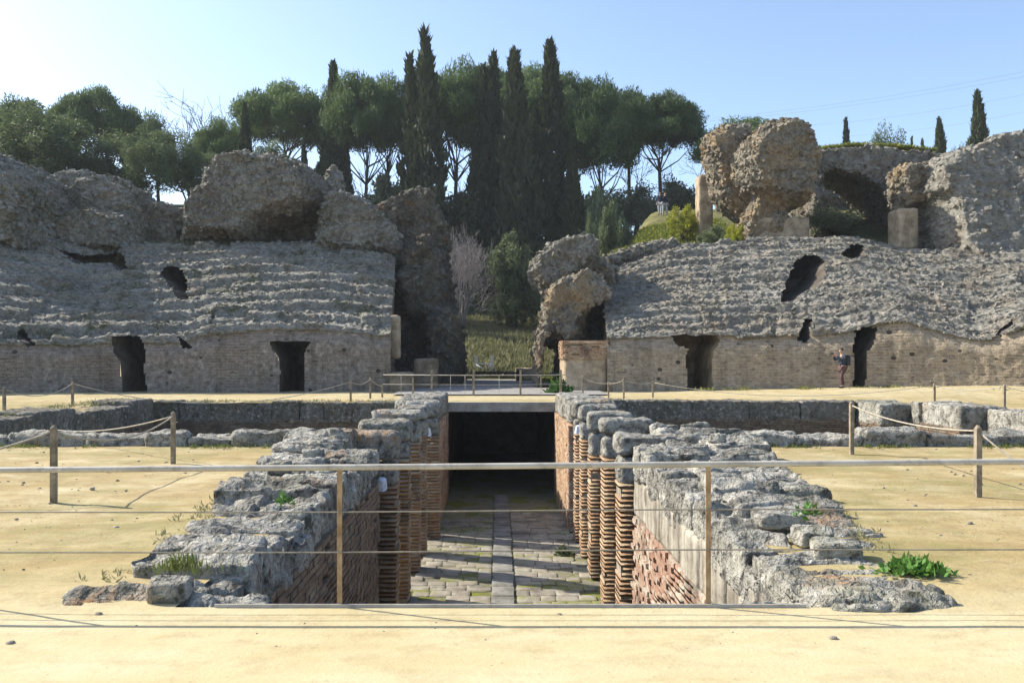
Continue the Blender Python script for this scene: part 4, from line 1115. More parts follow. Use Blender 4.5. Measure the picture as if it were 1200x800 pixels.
# ---- white gate and black barrier at the end of the path
g = thing('field_gate', P(567, 447, 61.5), 'small white gate with an X brace at the end of the grey path', 'gate')
gx0, gx1 = P(558, 447, 61.5)[0], P(576.5, 447, 61.5)[0]; gz = P(567, 447, 61.5)[2]
for x in (gx0, gx1):
    mb = MB().box((x, 61.5, gz+0.9), (0.22, 0.22, 1.95)); V, F = mb.get(); part('gate_post', V, F, M_white, g, smooth=False)
for z in (0.45, 1.28): 
    V, F = tubes((np.array([(gx0, 61.45, gz+z), (gx1, 61.45, gz+z)]), 0.055)); part('bar', V, F, M_white, g)
for a, b in (((gx0, .5), (gx1, 1.25)), ((gx0, 1.25), (gx1, .5))):
    V, F = tubes((np.array([(a[0], 61.4, gz+a[1]), (b[0], 61.4, gz+b[1])]), 0.06)); part('brace', V, F, M_white, g)
g = thing('barrier', P(582, 446, 56), 'long black pole barrier across the path in front of the white gate', 'barrier')
a = P(553, 436, 56); b = P(613, 437, 56)
V, F = tubes((np.array([a, b]), 0.07)); part('pole', V, F, M_black, g)
for x in (a[0]+0.1, b[0]-0.3):
    mb = MB().box((x, 56, a[2]/2), (0.16, 0.16, a[2]+0.3)); V, F = mb.get(); part('stand', V, F, M_black, g, smooth=False)

# ---- small floodlights fixed to the piers
def lamp(p, rz, tilt, label):
    root = thing('floodlight', p, label, 'floodlight', 'small floodlights on the piers')
    mb = MB()
    k = 8; th = np.arange(k)/k*2*math.pi
    prof = [(0.0, 0.035), (0.02, 0.075), (0.20, 0.105), (0.22, 0.11)]
    V = []; 
    for d, r in prof:
        V += [(r*math.cos(t), r*math.sin(t), -d) for t in th]
    F = [[i*k+j, i*k+(j+1) % k, (i+1)*k+(j+1) % k, (i+1)*k+j] for i in range(3) for j in range(k)]+[list(range(k)), [3*k+j for j in range(k)][::-1]]
    o = link('housing', mesh_np('housing', V, F, M_lamp, False), root, (0, 0, 0), (tilt, 0, rz))
    V, F = tubes((np.array([(0, 0.05, 0.02), (0, 0.14, 0.04)]), 0.015)); o = link('bracket', mesh_np('bracket', V, F, M_black), root)
    return root
lamp(P(448, 560, 15.3), 0.3, 0.45, 'blue white floodlight on the nearest left pier')
lamp(P(501, 501, 23.5), 0.1, 0.1, 'tiny white floodlight on the farthest left pier')
lamp(P(678, 498, 23.1), 0.1, 0.1, 'tiny white floodlight on the farthest right pier')
lamp(P(1011, 501, 30.7), 0.1, 0.1, 'tiny white floodlight in the right corner of the pit')

# ---- people
def skin_mesh(name, joints, edges, radii, mat, parent=None, sub=2, root=0):
    me = bpy.data.meshes.new(name); me.from_pydata([tuple(j) for j in joints], edges, []); o = link(name, me, parent)
    md = o.modifiers.new('s', 'SKIN'); md.use_smooth_shade = True
    for i, r in enumerate(radii):
        v = me.skin_vertices[0].data[i]; v.radius = r if isinstance(r, tuple) else (r, r); v.use_root = (i == root)
    sd = o.modifiers.new('b', 'SUBSURF'); sd.levels = sub; sd.render_levels = sub
    dg = bpy.context.evaluated_depsgraph_get(); m2 = bpy.data.meshes.new_from_object(o.evaluated_get(dg))
    o.modifiers.clear(); o.data = m2; m2.name = name; m2.materials.clear(); m2.materials.append(mat)
    m2.polygons.foreach_set('use_smooth', np.ones(len(m2.polygons), bool)); bpy.data.meshes.remove(me)
    return o
M_skin = plain_noise('skin', (0.42, 0.25, 0.18), (0.50, 0.31, 0.23), 6, 0.001, 0.6, False)
M_navy = plain_noise('navy_cloth', (0.020, 0.028, 0.045), (0.045, 0.06, 0.09), 6, 0.01, 0.9, False)
M_maroon = plain_noise('maroon_cloth', (0.07, 0.04, 0.045), (0.12, 0.07, 0.07), 6, 0.01, 0.9, False)
M_palecloth = plain_noise('pale_cloth', (0.36, 0.37, 0.40), (0.50, 0.51, 0.54), 6, 0.01, 0.9, False)
M_hair = plain_noise('dark_hair', (0.02, 0.015, 0.012), (0.05, 0.038, 0.03), 12, 0.004, 0.7, False)
def person(loc, rz, label, group, jacket, legs, shoe, arms='camera', stride=0.06, pack=True):
    """facing +X before rotation; about 1.75 m"""
    r = thing('person', loc, label, 'person', group)
    r.rotation_euler = (0, 0, rz)
    J = [(0, 0, .95), (0, 0, 1.12), (0, 0, 1.33), (0.01, 0, 1.45), (0.03, 0, 1.53), (0.05, 0, 1.60), (0.05, 0, 1.70)]
    E = [(0, 1), (1, 2), (2, 3), (3, 4), (4, 5), (5, 6)]
    R = [(.13, .16), (.11, .14), (.11, .17), (.07, .09), .052, (.085, .07), (.085, .07)]
    def add(p, i, rad): J.append(p); E.append((i, len(J)-1)); R.append(rad); return len(J)-1
    hands = []
    for sd in (-1, 1):
        h = add((0, .095*sd, .88), 0, .095); k = add((.03+stride*sd, .10*sd, .50), h, .062); a = add((-.02+stride*1.6*sd, .10*sd, .09), k, .042)
        add((.13+stride*1.6*sd, .115*sd, .035), a, .036)
        s = add((0, .19*sd, 1.40), 2, .062)
        if arms == 'camera': e = add((.20, .25*sd, 1.23), s, .045); w = add((.36, .10*sd+.03, 1.44), e, .032); hp = add((.42, .07*sd+.03, 1.48), w, .036)
        else: e = add((-.02, .25*sd, 1.12), s, .045); w = add((.06, .25*sd, .88), e, .032); hp = add((.08, .25*sd, .80), w, .036)
        hands.append(J[hp])
        for q in range(4): add((J[hp][0]+.05, J[hp][1]+(q-1.5)*.018, J[hp][2]+.03*(1 if arms == 'camera' else -2)), hp, .009)
        add((J[hp][0]+.02, J[hp][1]-.04*sd, J[hp][2]+.02), hp, .011)
    add((.135, 0, 1.635), 5, .016)        # nose
    skin_mesh('body', J, E, R, M_skin, r, 2)
    # jacket, trousers, hair, shoes
    j = [(0, 0, .90), (0, 0, 1.12), (0, 0, 1.33), (0, 0, 1.46)]; e = [(0, 1), (1, 2), (2, 3)]; q = [(.16, .19), (.14, .175), (.14, .20), (.09, .10)]
    for sd in (-1, 1):
        b = len(j); 
        if arms == 'camera': pts = [(0, .20*sd, 1.40), (.20, .26*sd, 1.23), (.34, .115*sd+.03, 1.42)]
        else: pts = [(0, .20*sd, 1.40), (-.02, .26*sd, 1.12), (.055, .255*sd, .90)]
        j += pts; e += [(2, b), (b, b+1), (b+1, b+2)]; q += [.08, .065, .052]
    skin_mesh('jacket', j, e, q, jacket, r, 2)
    j = [(0, 0, .93)]; e = []; q = [(.145, .175)]
    for sd in (-1, 1):
        b = len(j); j += [(0, .095*sd, .86), (.03+stride*sd, .10*sd, .50), (-.02+stride*1.6*sd, .10*sd, .11)]; e += [(0, b), (b, b+1), (b+1, b+2)]; q += [.108, .080, .066]
    skin_mesh('trousers', j, e, q, legs, r, 2)
    for sd in (-1, 1):
        x = -.02+stride*1.6*sd
        skin_mesh('shoe', [(x-.05, .105*sd, .05), (x+.05, .11*sd, .05), (x+.16, .118*sd, .04)], [(0, 1), (1, 2)], [.05, .05, .042], shoe, r, 2)
    skin_mesh('hair', [(0.0, 0, 1.64), (.02, 0, 1.735), (.09, 0, 1.755)], [(0, 1), (1, 2)], [(.085, .078), (.088, .08), (.06, .06)], M_hair, r, 2)
    if pack:
        V, F = round_block(5, 6, 7, k=4); V = V*np.array((.20, .32, .48))/2+np.array((-.23, 0, 1.22)); link('backpack', mesh_np('backpack', V, F, M_black), r)
    return r
pb = P(987, 458, 37.7); pb[2] = float(sand_h(np.array([pb[0]]), np.array([37.7]))[0])+0.01
PX = person(pb, math.radians(188), 'person in a navy jacket with a backpack, holding a camera up beside the right doorway', None, M_navy, M_maroon, M_navy)
V, F = round_block(4, 5, 4, k=8); V = V*np.array((.07, .13, .09))/2
mb = MB().add(V, F).tube([(.02, 0, 0), (.10, 0, 0)], .035, 8); V, F = mb.get()
o = link('camera', mesh_np('camera', V, F, M_black), loc=(pb[0]-.47, pb[1]-.10, pb[2]+1.52), rot=(0, 0, math.radians(188)))
tag(o, 'small black camera held up by the person in the navy jacket', 'camera')
for i, (x, lb) in enumerate(((773.5, 'person in a dark jacket and pale trousers standing beside the pine trunk'), (780, 'person in dark jacket and pale trousers, right of the other by the yellow broom'))):
    b = P(x, 252, 64); person((b[0], 64+0.3*i, b[2]), math.radians(250+i*30), lb, 'people on the hill path', M_navy, M_palecloth, M_black, 'down', 0.05, False)

# ---- foliage
def rand_rot(n, r):
    a = r.normal(size=(n, 3)); a /= np.linalg.norm(a, axis=1)[:, None]
    b = r.normal(size=(n, 3)); b -= (b*a).sum(1)[:, None]*a; b /= np.linalg.norm(b, axis=1)[:, None]
    return a, b
def leaves(pts, L, W, r, up=None, upw=0.0, jitter=0.35):
    """kite shaped leaves at pts"""
    n = len(pts); a, b = rand_rot(n, r)
    if up is not None:
        a = a*(1-upw)+np.asarray(up)*upw; a /= np.linalg.norm(a, axis=1)[:, None]
        b -= (b*a).sum(1)[:, None]*a; b /= np.linalg.norm(b, axis=1)[:, None]
    s = (1+jitter*r.uniform(-1, 1, n))[:, None]
    V = np.stack([pts, pts+a*L*s*.45+b*W*s*.5, pts+a*L*s, pts+a*L*s*.45-b*W*s*.5], 1).reshape(-1, 3)
    return V, np.arange(4*n).reshape(-1, 4)
def in_ball(n, r, power=0.45):
    d = r.normal(size=(n, 3)); d /= np.linalg.norm(d, axis=1)[:, None]
    return d*(r.uniform(0, 1, n)**power)[:, None]
def cypress_mesh(seed, spires, h=1.0, n=9000):
    """unit height, half width 1 at the widest (scaled afterwards)"""
    r = np.random.RandomState(seed); mb = MB(); tot = sum(s[2]*s[3] for s in spires)
    for (ox, oy, hh, rr) in spires:
        m = int(n*hh*rr/tot)
        t = r.beta(1.05, 1.45, m); th = r.uniform(0, 2*math.pi, m)
        prof = np.minimum(1, 0.55+t*3)*(1-t)**0.62*(1+0.18*np.sin(t*9+seed)+0.0)
        q = np.stack([np.cos(th)*1.2+seed, np.sin(th)*1.2, t*9], 1)
        prof = prof*(0.86+0.42*perlin(q))
        rad = rr*prof*(r.uniform(0.25, 1, m)**0.35)
        lean = 0.04*np.sin(t*3+seed)
        pts = np.stack([ox*(1-0.3*t)+rad*np.cos(th)+lean, oy+rad*np.sin(th), hh*(0.02+0.96*t)], 1)
        mb.add(*leaves(pts, 0.026, 0.055, r, None))
        k = len(pts)
    return mb.get()
def cypress_obj(seed, spires, n=9000):
    r = np.random.RandomState(seed)
    # real size: 20 m tall, radius 2
    mb = MB(); tot = sum(s[2]*s[3] for s in spires)
    for (ox, oy, hh, rr) in spires:
        m = int(n*hh*rr/tot)
        t = r.beta(1.0, 1.35, m); th = r.uniform(0, 2*math.pi, m)
        prof = np.minimum(1, 0.6+t*2.5)*np.minimum(1, (1-t)*1.35)**0.75
        q = np.stack([np.cos(th)*1.3+seed, np.sin(th)*1.3, t*hh*0.45], 1)
        prof = prof*(0.90+0.50*perlin(q)+0.18*perlin(q*2.7))
        rad = rr*np.maximum(prof, 0.04)*(r.uniform(0.1, 1, m)**0.3)
        pts = np.stack([ox*(1-0.2*t)+rad*np.cos(th)+0.25*np.sin(t*4+seed), oy+rad*np.sin(th), hh*(0.015+0.95*t)], 1)
        mb.add(*leaves(pts, 0.62, 0.22, r, (0, 0, 1), 0.62))
    return mb.get()
def trunk_path(h, bend, r, k=7):
    z = np.linspace(0, h, k); x = bend*np.sin(z/h*2.2+r.uniform(0, 3))*z/h; y = bend*np.cos(z/h*1.7+r.uniform(0, 3))*z/h
    return np.stack([x-x[0], y-y[0], z], 1)
TREES = {}
def add_tree(name, label, cat, crown, trunk, lmat, bmat, loc, rz, sc, group):
    root = thing(name, loc, label, cat, group); root.rotation_euler = (0, 0, rz); root.scale = sc if isinstance(sc, tuple) else (sc, sc, sc)
    link('trunk', trunk, root)
    if crown: link('crown', crown, root)
    return root
CYP = []
for k, sp in enumerate(([(0, 0, 20, 1.75)], [(0.55, 0, 20, 1.7), (-0.95, 0.3, 18.3, 1.35)], [(0, 0, 20, 1.9)], [(0.3, 0, 20, 1.6), (-0.6, .4, 18.8, 1.3)])):
    V, F = cypress_obj(11+k, sp); c = mesh_np('crown', V, F, L_cyp)
    V, F = tubes((np.array([(0, 0, -1), (0, 0, 6), (0.1, 0, 15)]), np.array([.28, .2, .05]))); CYP.append((c, mesh_np('trunk', V, F, M_bark)))
def pine_obj(seed, R=4.6, H=12.0, thick=5.6, puffs=105, per=380):
    r = np.random.RandomState(seed); cr = MB(); tk = MB()
    hb = H-thick
    tp = trunk_path(hb*0.98, 0.35, r); tk.tube(tp, np.linspace(.27, .17, len(tp)), 7)
    top = tp[-1]
    for i in range(puffs):
        a = r.uniform(0, 2*math.pi); q = R*math.sqrt(r.uniform(0.0, 1)); 
        zt = hb+0.35*thick*(q/R)**2*0.6+(thick-0.35)*(1-0.75*(q/R)**2.2)*r.uniform(0.15, 1.0)**0.7
        c = np.array((q*math.cos(a), q*math.sin(a), zt)); pr = r.uniform(0.75, 1.35)
        pts = c+in_ball(per, r, 0.4)*np.array((pr, pr, pr*0.62)); cr.add(*leaves(pts, 0.36, 0.085, r, (0, 0, 1), 0.35))
        if i % 7 == 0:
            s = tp[r.randint(5, len(tp))]; m = (s+c)/2+np.array((0, 0, -0.35))
            tk.tube(np.array([s, m, c]), np.array([.07, .05, .02]), 5)
    return mesh_np('crown', *cr.get(), L_pine), mesh_np('trunk', *tk.get(), M_bark)
def broad_obj(seed, R=3.6, H=8.0, lmat=None, puffs=60, per=420, L=0.22, W=0.09, low=0.12):
    r = np.random.RandomState(seed); cr = MB(); tk = MB()
    tp = trunk_path(H*0.55, 0.3, r, 6); tk.tube(tp, np.linspace(.2, .09, len(tp)), 6)
    for i in range(puffs):
        d = in_ball(1, r, 0.42)[0]
        c = np.array((d[0]*R, d[1]*R, H*(0.5+low/2)+d[2]*H*(0.5-low/2)*0.92)); pr = r.uniform(0.55, 1.1)*R*0.30
        pts = c+in_ball(per, r, 0.45)*pr; cr.add(*leaves(pts, L, W, r))
        if i % 3 == 0:
            s = tp[r.randint(2, len(tp))]; tk.tube(np.array([s, (s+c)/2+r.normal(size=3)*.15, c]), np.array([.07, .045, .02]), 5)
    return mesh_np('crown', *cr.get(), lmat or L_broad), mesh_np('trunk', *tk.get(), M_bark)
def bare_obj(seed, H=7.0, stems=1, spread=0.5, mat=None, levels=5, thick=0.11):
    r = np.random.RandomState(seed); tk = MB()
    def grow(p, d, l, rad, lev):
        n = 4; pts = [p]; 
        for i in range(n-1):
            d = d+r.normal(size=3)*0.13; d[2] += 0.05; d /= np.linalg.norm(d); pts.append(pts[-1]+d*l/(n-1))
        tk.tube(np.array(pts), np.linspace(rad, rad*0.62, n), 4 if lev < 2 else 3, cap=False)
        if lev >= levels: return
        for k in range(r.randint(2, 4) if lev else 3):
            a = r.normal(size=3); a -= a.dot(d)*d; a /= np.linalg.norm(a); nd = d+a*r.uniform(.35, .35+spread); nd /= np.linalg.norm(nd)
            grow(pts[r.randint(2, n)], nd, l*r.uniform(.62, .82), max(rad*0.6, 0.012), lev+1)
    for s in range(stems):
        d = np.array((r.normal()*spread*(0.5 if stems > 1 else .1), r.normal()*spread*(0.5 if stems > 1 else .1), 1.0)); d /= np.linalg.norm(d)
        grow(np.array((r.normal()*.25*(stems > 1), r.normal()*.25*(stems > 1), -0.1)), d, H*0.33, thick, 0)
    return mesh_np('trunk', *tk.get(), mat or M_palebark)
PINE = [pine_obj(3), pine_obj(4, 4.2, 12.0, 5.8, 95), pine_obj(5, 4.8, 12, 5.0, 105)]
BROAD = [broad_obj(6), broad_obj(7, 3.8, 7.5), broad_obj(8, 3.2, 8.0)]
rr = random.Random(77)
def px_tree(kind, x, ytop, ybase, Y, label, var, name, cat, group, width=None, unit=(20.0, 3.5)):
    """place a tree from its apex row and half width in the photo"""
    b = P(x, ybase, Y); zt = EYE-(ytop-417)/1000*Y
    zb = ground_z(b[0], Y)-0.3
    h = zt-zb; s = h/unit[0]; sx = s if width is None else (width/1000*Y)/unit[1]
    crown, trunk, lm, bm = kind[var][0], kind[var][1], None, None
    return add_tree(name, label, cat, crown, trunk, lm, bm, (b[0], Y, zb), rr.uniform(-.5, .5) if cat == 'cypress' else rr.uniform(0, 6.28), (sx, sx, s), group)
G = 'cypresses on the hill behind the ruin'
for (x, yt, yb, Y, v, w, lb) in [
    (388, 67, 235, 93, 0, 32, 'tall dark cypress left of the pine grove, above the small spike rock'),
    (404, 132, 235, 93, 2, 16, 'short slim cypress tucked against the right side of the leftmost tall cypress'),
    (491, 26, 245, 86, 1, 43, 'tallest double tipped cypress in the picture, above the left gate ruin'),
    (578, 52, 280, 88, 3, 36, 'dark twin tipped cypress in the middle group above the bare bush'),
    (606, 50, 285, 84, 2, 44, 'grey green single tipped cypress in the middle of the central group'),
    (641, 41, 285, 86, 0, 46, 'broad blackish cypress at the right of the central group'),
    (560, 75, 280, 92, 0, 24, 'cypress half hidden behind the twin tipped one, its left edge showing'),
    (672, 165, 285, 84, 2, 30, 'low cypress at the right foot of the broad blackish one'),
    (286, 118, 190, 80, 0, 19, 'small pointed cypress rising behind the cave boulder'),
    (357, 160, 200, 84, 2, 14, 'small ragged cypress between cave boulder and pine trunk'),
    (990, 135, 190, 95, 0, 15, 'small brownish cypress standing over the vault ruin'),
    (1102, 135, 190, 95, 2, 19, 'ragged small cypress at the left of the big right mass'),
    (1148, 102, 185, 90, 2, 25, 'dark stout cypress behind the crest of the big right mass'),
    (1068, 157, 190, 110, 0, 9, 'tiny far cypress, left of a tiny pair near the vault ruin'),
    (1082, 160, 190, 112, 2, 11, 'tiny far cypress, right of a tiny pair near the vault ruin')]:
    px_tree(CYP, x, yt, yb, Y, lb, v, 'cypress', 'cypress', G, w*1.38, (20.0, 3.6))
G = 'umbrella pines behind the ruin'
for (x, yt, Y, v, w, lb) in [
    (335, 90, 97, 2, 92, 'round headed umbrella pine over the cave boulder'),
    (428, 74, 92, 0, 78, 'umbrella pine between the two tallest left cypresses, leaning trunk'),
    (458, 80, 98, 1, 70, 'umbrella pine just left of the tallest double cypress'),
    (388, 96, 100, 1, 60, 'umbrella pine mostly hidden behind the leftmost tall cypress'),
    (530, 62, 92, 1, 92, 'umbrella pine with forked trunk right of the tallest double cypress'),
    (568, 66, 102, 0, 80, 'umbrella pine crown showing behind the central twin cypress'),
    (625, 70, 100, 2, 90, 'umbrella pine crown behind the central cypresses'),
    (672, 76, 96, 0, 76, 'umbrella pine just right of the broad blackish cypress'),
    (702, 85, 86, 1, 82, 'dense umbrella pine with low crown, middle of the right grove'),
    (735, 98, 90, 2, 78, 'umbrella pine between the dense one and the airy one'),
    (772, 102, 88, 0, 86, 'airy yellowish umbrella pine at the right end of the grove'),
    (258, 134, 92, 1, 62, 'low umbrella pine left of the small pointed cypress'),
    (882, 137, 84, 0, 110, 'umbrella pine whose top shows above the balanced rubble block'),
    (113, 95, 96, 2, 76, 'rounded pine standing highest above the left rubble mass'),
    (32, 110, 96, 0, 84, 'flat topped pine at the left edge of the picture'),
    (168, 124, 100, 1, 64, 'dark low pine behind the left green tree'),
    (1182, 152, 100, 0, 60, 'pine top peeping over the crest at the right edge')]:
    px_tree(PINE, x, yt, 250, Y, lb, v, 'umbrella_pine', 'pine tree', G, w*1.18, (12.4, 9.4))
G = 'green trees behind the left seating'
for (x, yt, Y, v, w, lb) in [
    (60, 124, 72, 0, 160, 'wide bushy green tree behind the left edge boulder'),
    (5, 140, 76, 1, 110, 'bushy green tree cut by the left picture edge'),
    (130, 160, 74, 2, 90, 'darker bushy tree right of the wide green tree'),
    (186, 136, 70, 1, 84, 'light green feathery tree left of the cave boulder'),
    (228, 172, 72, 2, 66, 'small greyish green tree beside the cave boulder'),
    (310, 165, 82, 0, 70, 'low green tree behind the cave boulder')]:
    px_tree(BROAD, x, yt, 260, Y, lb, v, 'broadleaf_tree', 'tree', G, w, (8.1, 7.4))
for (x, yt, Y, v, w, lb) in [(1042, 148, 110, 0, 66, 'pale green tree with light crown over the vault ruin'), (1020, 156, 115, 1, 44, 'smaller pale tree left of the light crowned tree'),
                             (1128, 163, 100, 2, 34, 'small green tree left of the stout right cypress')]:
    px_tree(BROAD, x, yt, 190, Y, lb, v, 'broadleaf_tree', 'tree', 'trees behind the vault ruin', w, (8.1, 7.4))
# undergrowth and shrubs
OLIVE = [broad_obj(21, 2.4, 4.2, L_olive, 40, 260, 0.22, 0.09, 0.0), broad_obj(22, 2.6, 4.0, L_bush, 40, 260, 0.24, 0.12, 0.0)]
GREENB = [broad_obj(23, 3.0, 8.0, L_bush, 60, 260, 0.26, 0.14, 0.0)]
YELL = [broad_obj(24, 2.0, 3.2, L_yellow, 40, 260, 0.20, 0.07, 0.0)]
px_tree(GREENB, 604, 272, 376, 75, 'large pale green shrub seen through the gate, right of the bare bush', 0, 'shrub', 'shrub', None, 70, (8.1, 6.4))
px_tree(OLIVE, 972, 236, 285, 57.2, 'rounded grey green shrub seen through the vault ruin', 0, 'shrub', 'shrub', None, 78, (4.2, 5.0))
px_tree(YELL, 801, 240, 275, 60, 'bright yellow flowering broom on the meadow', 0, 'broom_bush', 'shrub', None, 44, (3.2, 4.2))
px_tree(YELL, 862, 262, 280, 54, 'low green and yellow broom at the foot of the cracked rubble wing', 0, 'broom_bush', 'shrub', None, 26, (3.2, 4.2))
px_tree(OLIVE, 836, 264, 280, 55, 'low bright green shrub left of the balanced block', 1, 'shrub', 'shrub', None, 40, (4.2, 5.4))
for (x, yt, Y, v, w, lb) in [(452, 205, 93, 1, 90, 'dark undergrowth shrub between pine trunks left of the tallest cypress'), (425, 214, 90, 0, 60, 'undergrowth shrub below the leftmost pine trunks'),
    (545, 228, 91, 1, 110, 'dark shrub under the forked pine'), (520, 245, 92, 1, 60, 'fern like dark shrub behind the left gate ruin'),
    (705, 220, 84, 1, 70, 'shrub under the right grove trunks, left one'), (745, 208, 88, 0, 90, 'greyish shrub behind the airy pine trunk'), (792, 200, 90, 0, 80, 'olive shrub behind the yellow broom'),
    (475, 215, 95, 0, 80, 'grey green undergrowth shrub left of the tallest cypress foot'), (405, 212, 97, 1, 70, 'undergrowth shrub behind the small spike rock'), (560, 222, 96, 0, 90, 'tall undergrowth shrub behind the central cypress feet'), (680, 226, 92, 1, 80, 'dark undergrowth shrub at the low cypress right of centre'),
    (716, 236, 66, 1, 34, 'small dark shrub at the foot of the dense pine'), (690, 252, 64, 1, 30, 'low dark shrub at the top left of the meadow'), (345, 190, 95, 1, 80, 'shrub behind the top of the cave boulder')]:
    px_tree(OLIVE, x, yt, 260, Y, lb, v, 'shrub', 'shrub', 'undergrowth shrubs on the hill', w, (4.2, 5.2))
BARE = [(None, bare_obj(31, 8, 1, 0.5)), (None, bare_obj(32, 8, 1, 0.6))]
BUSHB = [(None, bare_obj(33, 7.5, 26, 0.85, M_twig, 4, 0.045))]
px_tree(BUSHB, 540, 262, 376, 77, 'big leafless grey bush seen through the gate', 0, 'bare_bush', 'shrub', None, 66, (6.4, 5.6))
for (x, yt, Y, v, lb) in [(222, 105, 100, 0, 'leafless tree left of the small pointed cypress, taller one'), (258, 108, 102, 1, 'leafless tree left of the small pointed cypress, nearer to it'),
    (447, 170, 92, 0, 'thin leafless tree among the pine trunks left of the tallest cypress'), (548, 165, 90, 1, 'thin leafless tree under the forked pine'), (745, 165, 92, 0, 'leafless tree between the right grove trunks'),
    (800, 180, 96, 1, 'leafless tree behind the yellow broom'), (960, 160, 100, 0, 'leafless shrub tree just left of the cypress over the vault')]:
    px_tree(BARE, x, yt, 260, Y, lb, v, 'bare_tree', 'tree', 'leafless trees on the hill', None, (7.6, 6.0))

# ---- grass, scrub and meadow
def tufts(name, n, region, L, W, mat, label, seed, zf, blades=5, dens=None):
    r = np.random.RandomState(seed); x0, x1, y0, y1 = region
    x = r.uniform(x0, x1, n); y = r.uniform(y0, y1, n)
    if dens is not None:
        k = dens(x, y, r); x = x[k]; y = y[k]
    z = zf(x, y); base = np.stack([x, y, z], 1)
    pts = np.repeat(base, blades, 0)+r.normal(size=(len(base)*blades, 3))*np.array((L*.3, L*.3, 0.0))
    V, F = leaves(pts, L, W, r, (0, 0, 1), 0.62, 0.5)
    return tag(link(name, mesh_np(name, V, F, mat)), label, 'grass', kind='stuff')
def clump(f, lo): return lambda x, y, r: fbm(np.stack([x*f, y*f, 0*x], 1), 3)+r.uniform(-.25, .25, len(x)) > lo
hz = lambda x, y: hill_h(x, y)-0.05
tufts('meadow_grass', 26000, (3.0, 17, 51.5, 66), 0.26, 0.07, L_flowergrass, 'tall green grass with yellow flowers above the right seating', 1, hz, 4, lambda x, y, r: ell_d(x, y) > 11.6)
tufts('scrub', 9000, (-6, 6.5, 61, 82), 0.55, 0.10, L_dry, 'dry scrub and grass on the slope seen through the gate', 2, hz, 5, clump(0.35, -0.25))
tufts('grass', 3500, (-6, 6.5, 61, 82), 0.4, 0.10, L_grass, 'green grass patches on the slope seen through the gate', 3, hz, 5, clump(0.5, 0.12))
tufts('grass', 12000, (-22, -5, 49, 57), 0.26, 0.06, L_dry, 'short grass along the top of the left seating', 4, lambda x, y: hill_h(x, y)+0.22, 4, lambda x, y, r: (ell_d(x, y) > 11.7) & (ell_d(x, y) < 15))
tufts('grass', 6000, (20.3, 29.8, 57.8, 62.2), 0.24, 0.055, L_flowergrass, 'grass growing along the top of the vault ruin', 5, lambda x, y: EYE+0.060*(417-np.interp(584+1000*x/60, [932, 985, 1040, 1085], [189, 183, 185, 190]))+0.22, 4)
def weed(p, n, L, W, mat, label, seed, spread=0.3, up=0.45, name='weed'):
    r = np.random.RandomState(seed); pts = r.normal(size=(n, 3))*np.array((spread, spread*.6, 0.0)); pts[:, 2] = np.abs(r.normal(size=n))*L*.7*np.exp(-(pts[:, 0]/spread)**2*.5)
    V, F = leaves(pts, L, W, r, (0, 0, 1), up, 0.5)
    o = link(name, mesh_np(name, V, F, mat), loc=p); return tag(o, label, 'plant', kind='stuff' if n > 299 or L < 0.2 else None)
weed((CX+3.12, 6.62, 0.02), 560, 0.066, 0.028, L_weed, 'lush broad leaved green weed on the sand beside the right trench wall', 1, 0.115)
weed((CX-2.45, 6.30, 0.10), 300, 0.075, 0.010, L_grass, 'small tuft of bright green grass on the left trench wall', 2, 0.10, 0.7, 'grass_tuft')
weed((CX-2.25, 8.55, 0.22), 60, 0.06, 0.022, L_weed, 'tiny green sprig among the stones of the left trench wall', 3, 0.04)
weed((CX+2.75, 7.9, 0.22), 60, 0.07, 0.03, L_weed, 'tiny green sprig between ledges of the right trench wall', 4, 0.06)
weed((2.75, 38.2, 0.02), 300, 0.34, 0.12, L_weed, 'bright green plant at the corner of the brick block by the gate', 5, 0.22)
weed((CX+1.55, 21.9, FLOOR_Z), 150, 0.12, 0.05, L_bush, 'small plant on the trench floor at a right pier', 6, 0.12)

def edge_tufts(name, paths, n, L, W, mat, label, seed, wid=0.12, lo=0.0):
    r = np.random.RandomState(seed); P_ = []
    for (x0, y0, z0, x1, y1, z1) in paths:
        k = int(n*math.hypot(x1-x0, y1-y0)); t = r.uniform(0, 1, k); q = np.stack([x0+(x1-x0)*t, y0+(y1-y0)*t, z0+(z1-z0)*t], 1)
        keep = fbm(q*np.array([0.9, 0.9, 0])+seed, 3) > lo
        P_.append(q[keep]+r.normal(size=(keep.sum(), 3))*np.array((wid, wid, 0)))
    pts = np.repeat(np.concatenate(P_), 5, 0); pts += r.normal(size=pts.shape)*np.array((L*.3, L*.3, 0))
    V, F = leaves(pts, L, W, r, (0, 0, 1), 0.5, 0.6)
    return tag(link(name, mesh_np(name, V, F, mat)), label, 'grass', kind='stuff')
edge_tufts('grass', [(-12.5, 15.85, 0, -3.6, 15.85, 0), (4.3, 15.85, 0, 14.8, 15.85, 0)], 60, 0.07, 0.014, L_grass, 'short green grass at the foot of the kerb stones', 31, 0.14, -0.05)
edge_tufts('grass', [(CX-3.05, 6.4, 0, CX-3.75, 15, 0), (CX+3.15, 7.2, 0, CX+4.4, 15, 0)], 50, 0.055, 0.010, L_dry, 'dry grass along the outer edges of the trench walls', 32, 0.10, 0.0)
edge_tufts('grass', [(20, 33.9, 0.33, 26, 31.4, 0.33), (8, 39.6, 0.06, 20, 36.2, 0.33)], 40, 0.16, 0.03, L_grass, 'green grass along the foot of the right podium wall', 33, 0.25, 0.08)
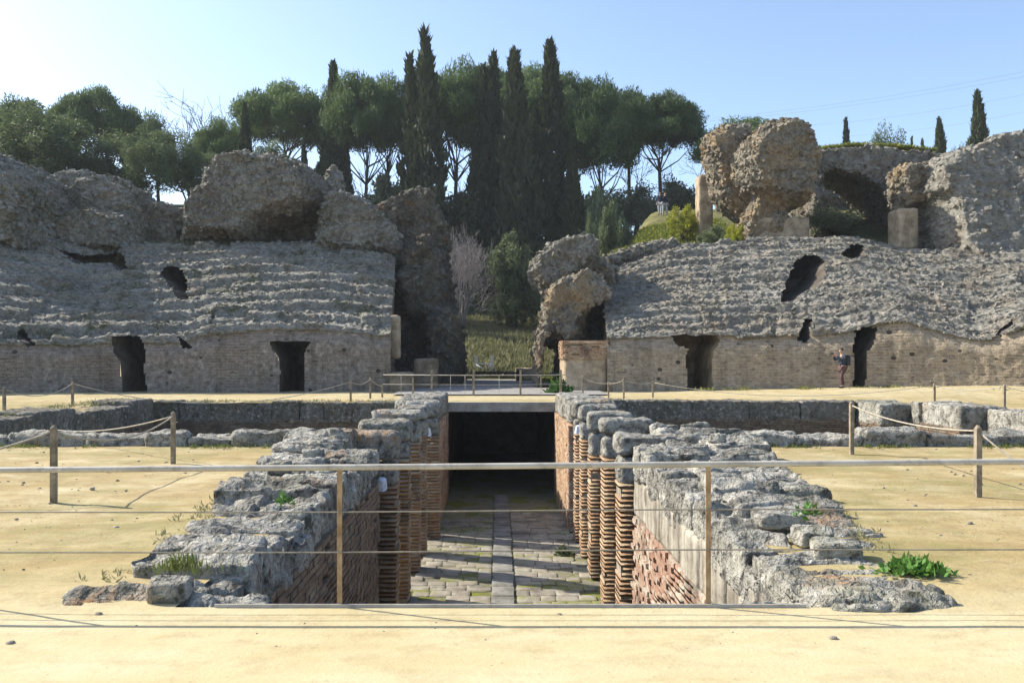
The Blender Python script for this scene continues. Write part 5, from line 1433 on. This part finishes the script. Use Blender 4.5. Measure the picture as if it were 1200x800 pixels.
edge_tufts('grass', [(PIT_X0-.9, 20, 0.1, PIT_X0-.9, 31, 0.1), (-12, 31.6, 0, -3, 31.5, 0)], 60, 0.09, 0.016, L_dry, 'dry grass behind the left pit walls', 34, 0.35, -0.05)
# ---- loose stones on the sand
r = np.random.RandomState(9); mb = MB(); BV, BF = round_block(2, 2, 2, k=3)
for i in range(2600):
    x = r.uniform(-11, 11); y = 5+11*r.uniform()**1.3
    if abs(x-CX) < 4.6-0.8*(y < 9) and y > 5.7: continue
    if y < 5.75 and r.uniform() < 0.8: continue
    s = 0.006+0.03*r.uniform()**6
    mb.add(BV*np.array((s, s*r.uniform(.6, 1), s*.6))+np.array((x, y, 0.0)), BF)
tag(link('pebbles', mesh_np('pebbles', *mb.get(), M_mortar)), 'small loose pebbles scattered over the sand', 'pebbles', kind='stuff')

# ---- light haze in the air
hm = bpy.data.materials.new('haze_air'); hm.use_nodes = True
hn = hm.node_tree; hn.nodes.remove(hn.nodes['Principled BSDF'])
pv = hn.nodes.new('ShaderNodeVolumePrincipled'); pv.inputs['Color'].default_value = (0.86, 0.92, 1.0, 1); pv.inputs['Density'].default_value = 0.0003
pv.inputs['Anisotropy'].default_value = 0.1
hn.links.new(pv.outputs[0], hn.nodes['Material Output'].inputs['Volume'])
mb = MB().box((0, 200, 16), (6400, 8400, 48)); V, F = mb.get()
hz_box = tag(link('haze', mesh_np('haze', V, F, hm, False)), 'thin pale haze hanging in the air over the whole site', 'haze', kind='stuff')
# ---- power line far behind on the right
pw = thing('power_line', (30, 100, 14), 'thin overhead power cables sagging across the right sky', 'power line')
for (xa, ya, xb, yb) in [(820, 140, 1260, 72), (820, 143, 1260, 78), (930, 148, 1260, 98), (980, 160, 1260, 118)]:
    a = P(xa, ya, 112); b = P(xb, yb, 88); t = np.linspace(0, 1, 20)[:, None]; p = a*(1-t)+b*t; p[:, 2] -= 0.7*4*(t*(1-t))[:, 0]
    V, F = tubes((p, 0.010), n=4); part('wire', V, F, M_cable, pw)
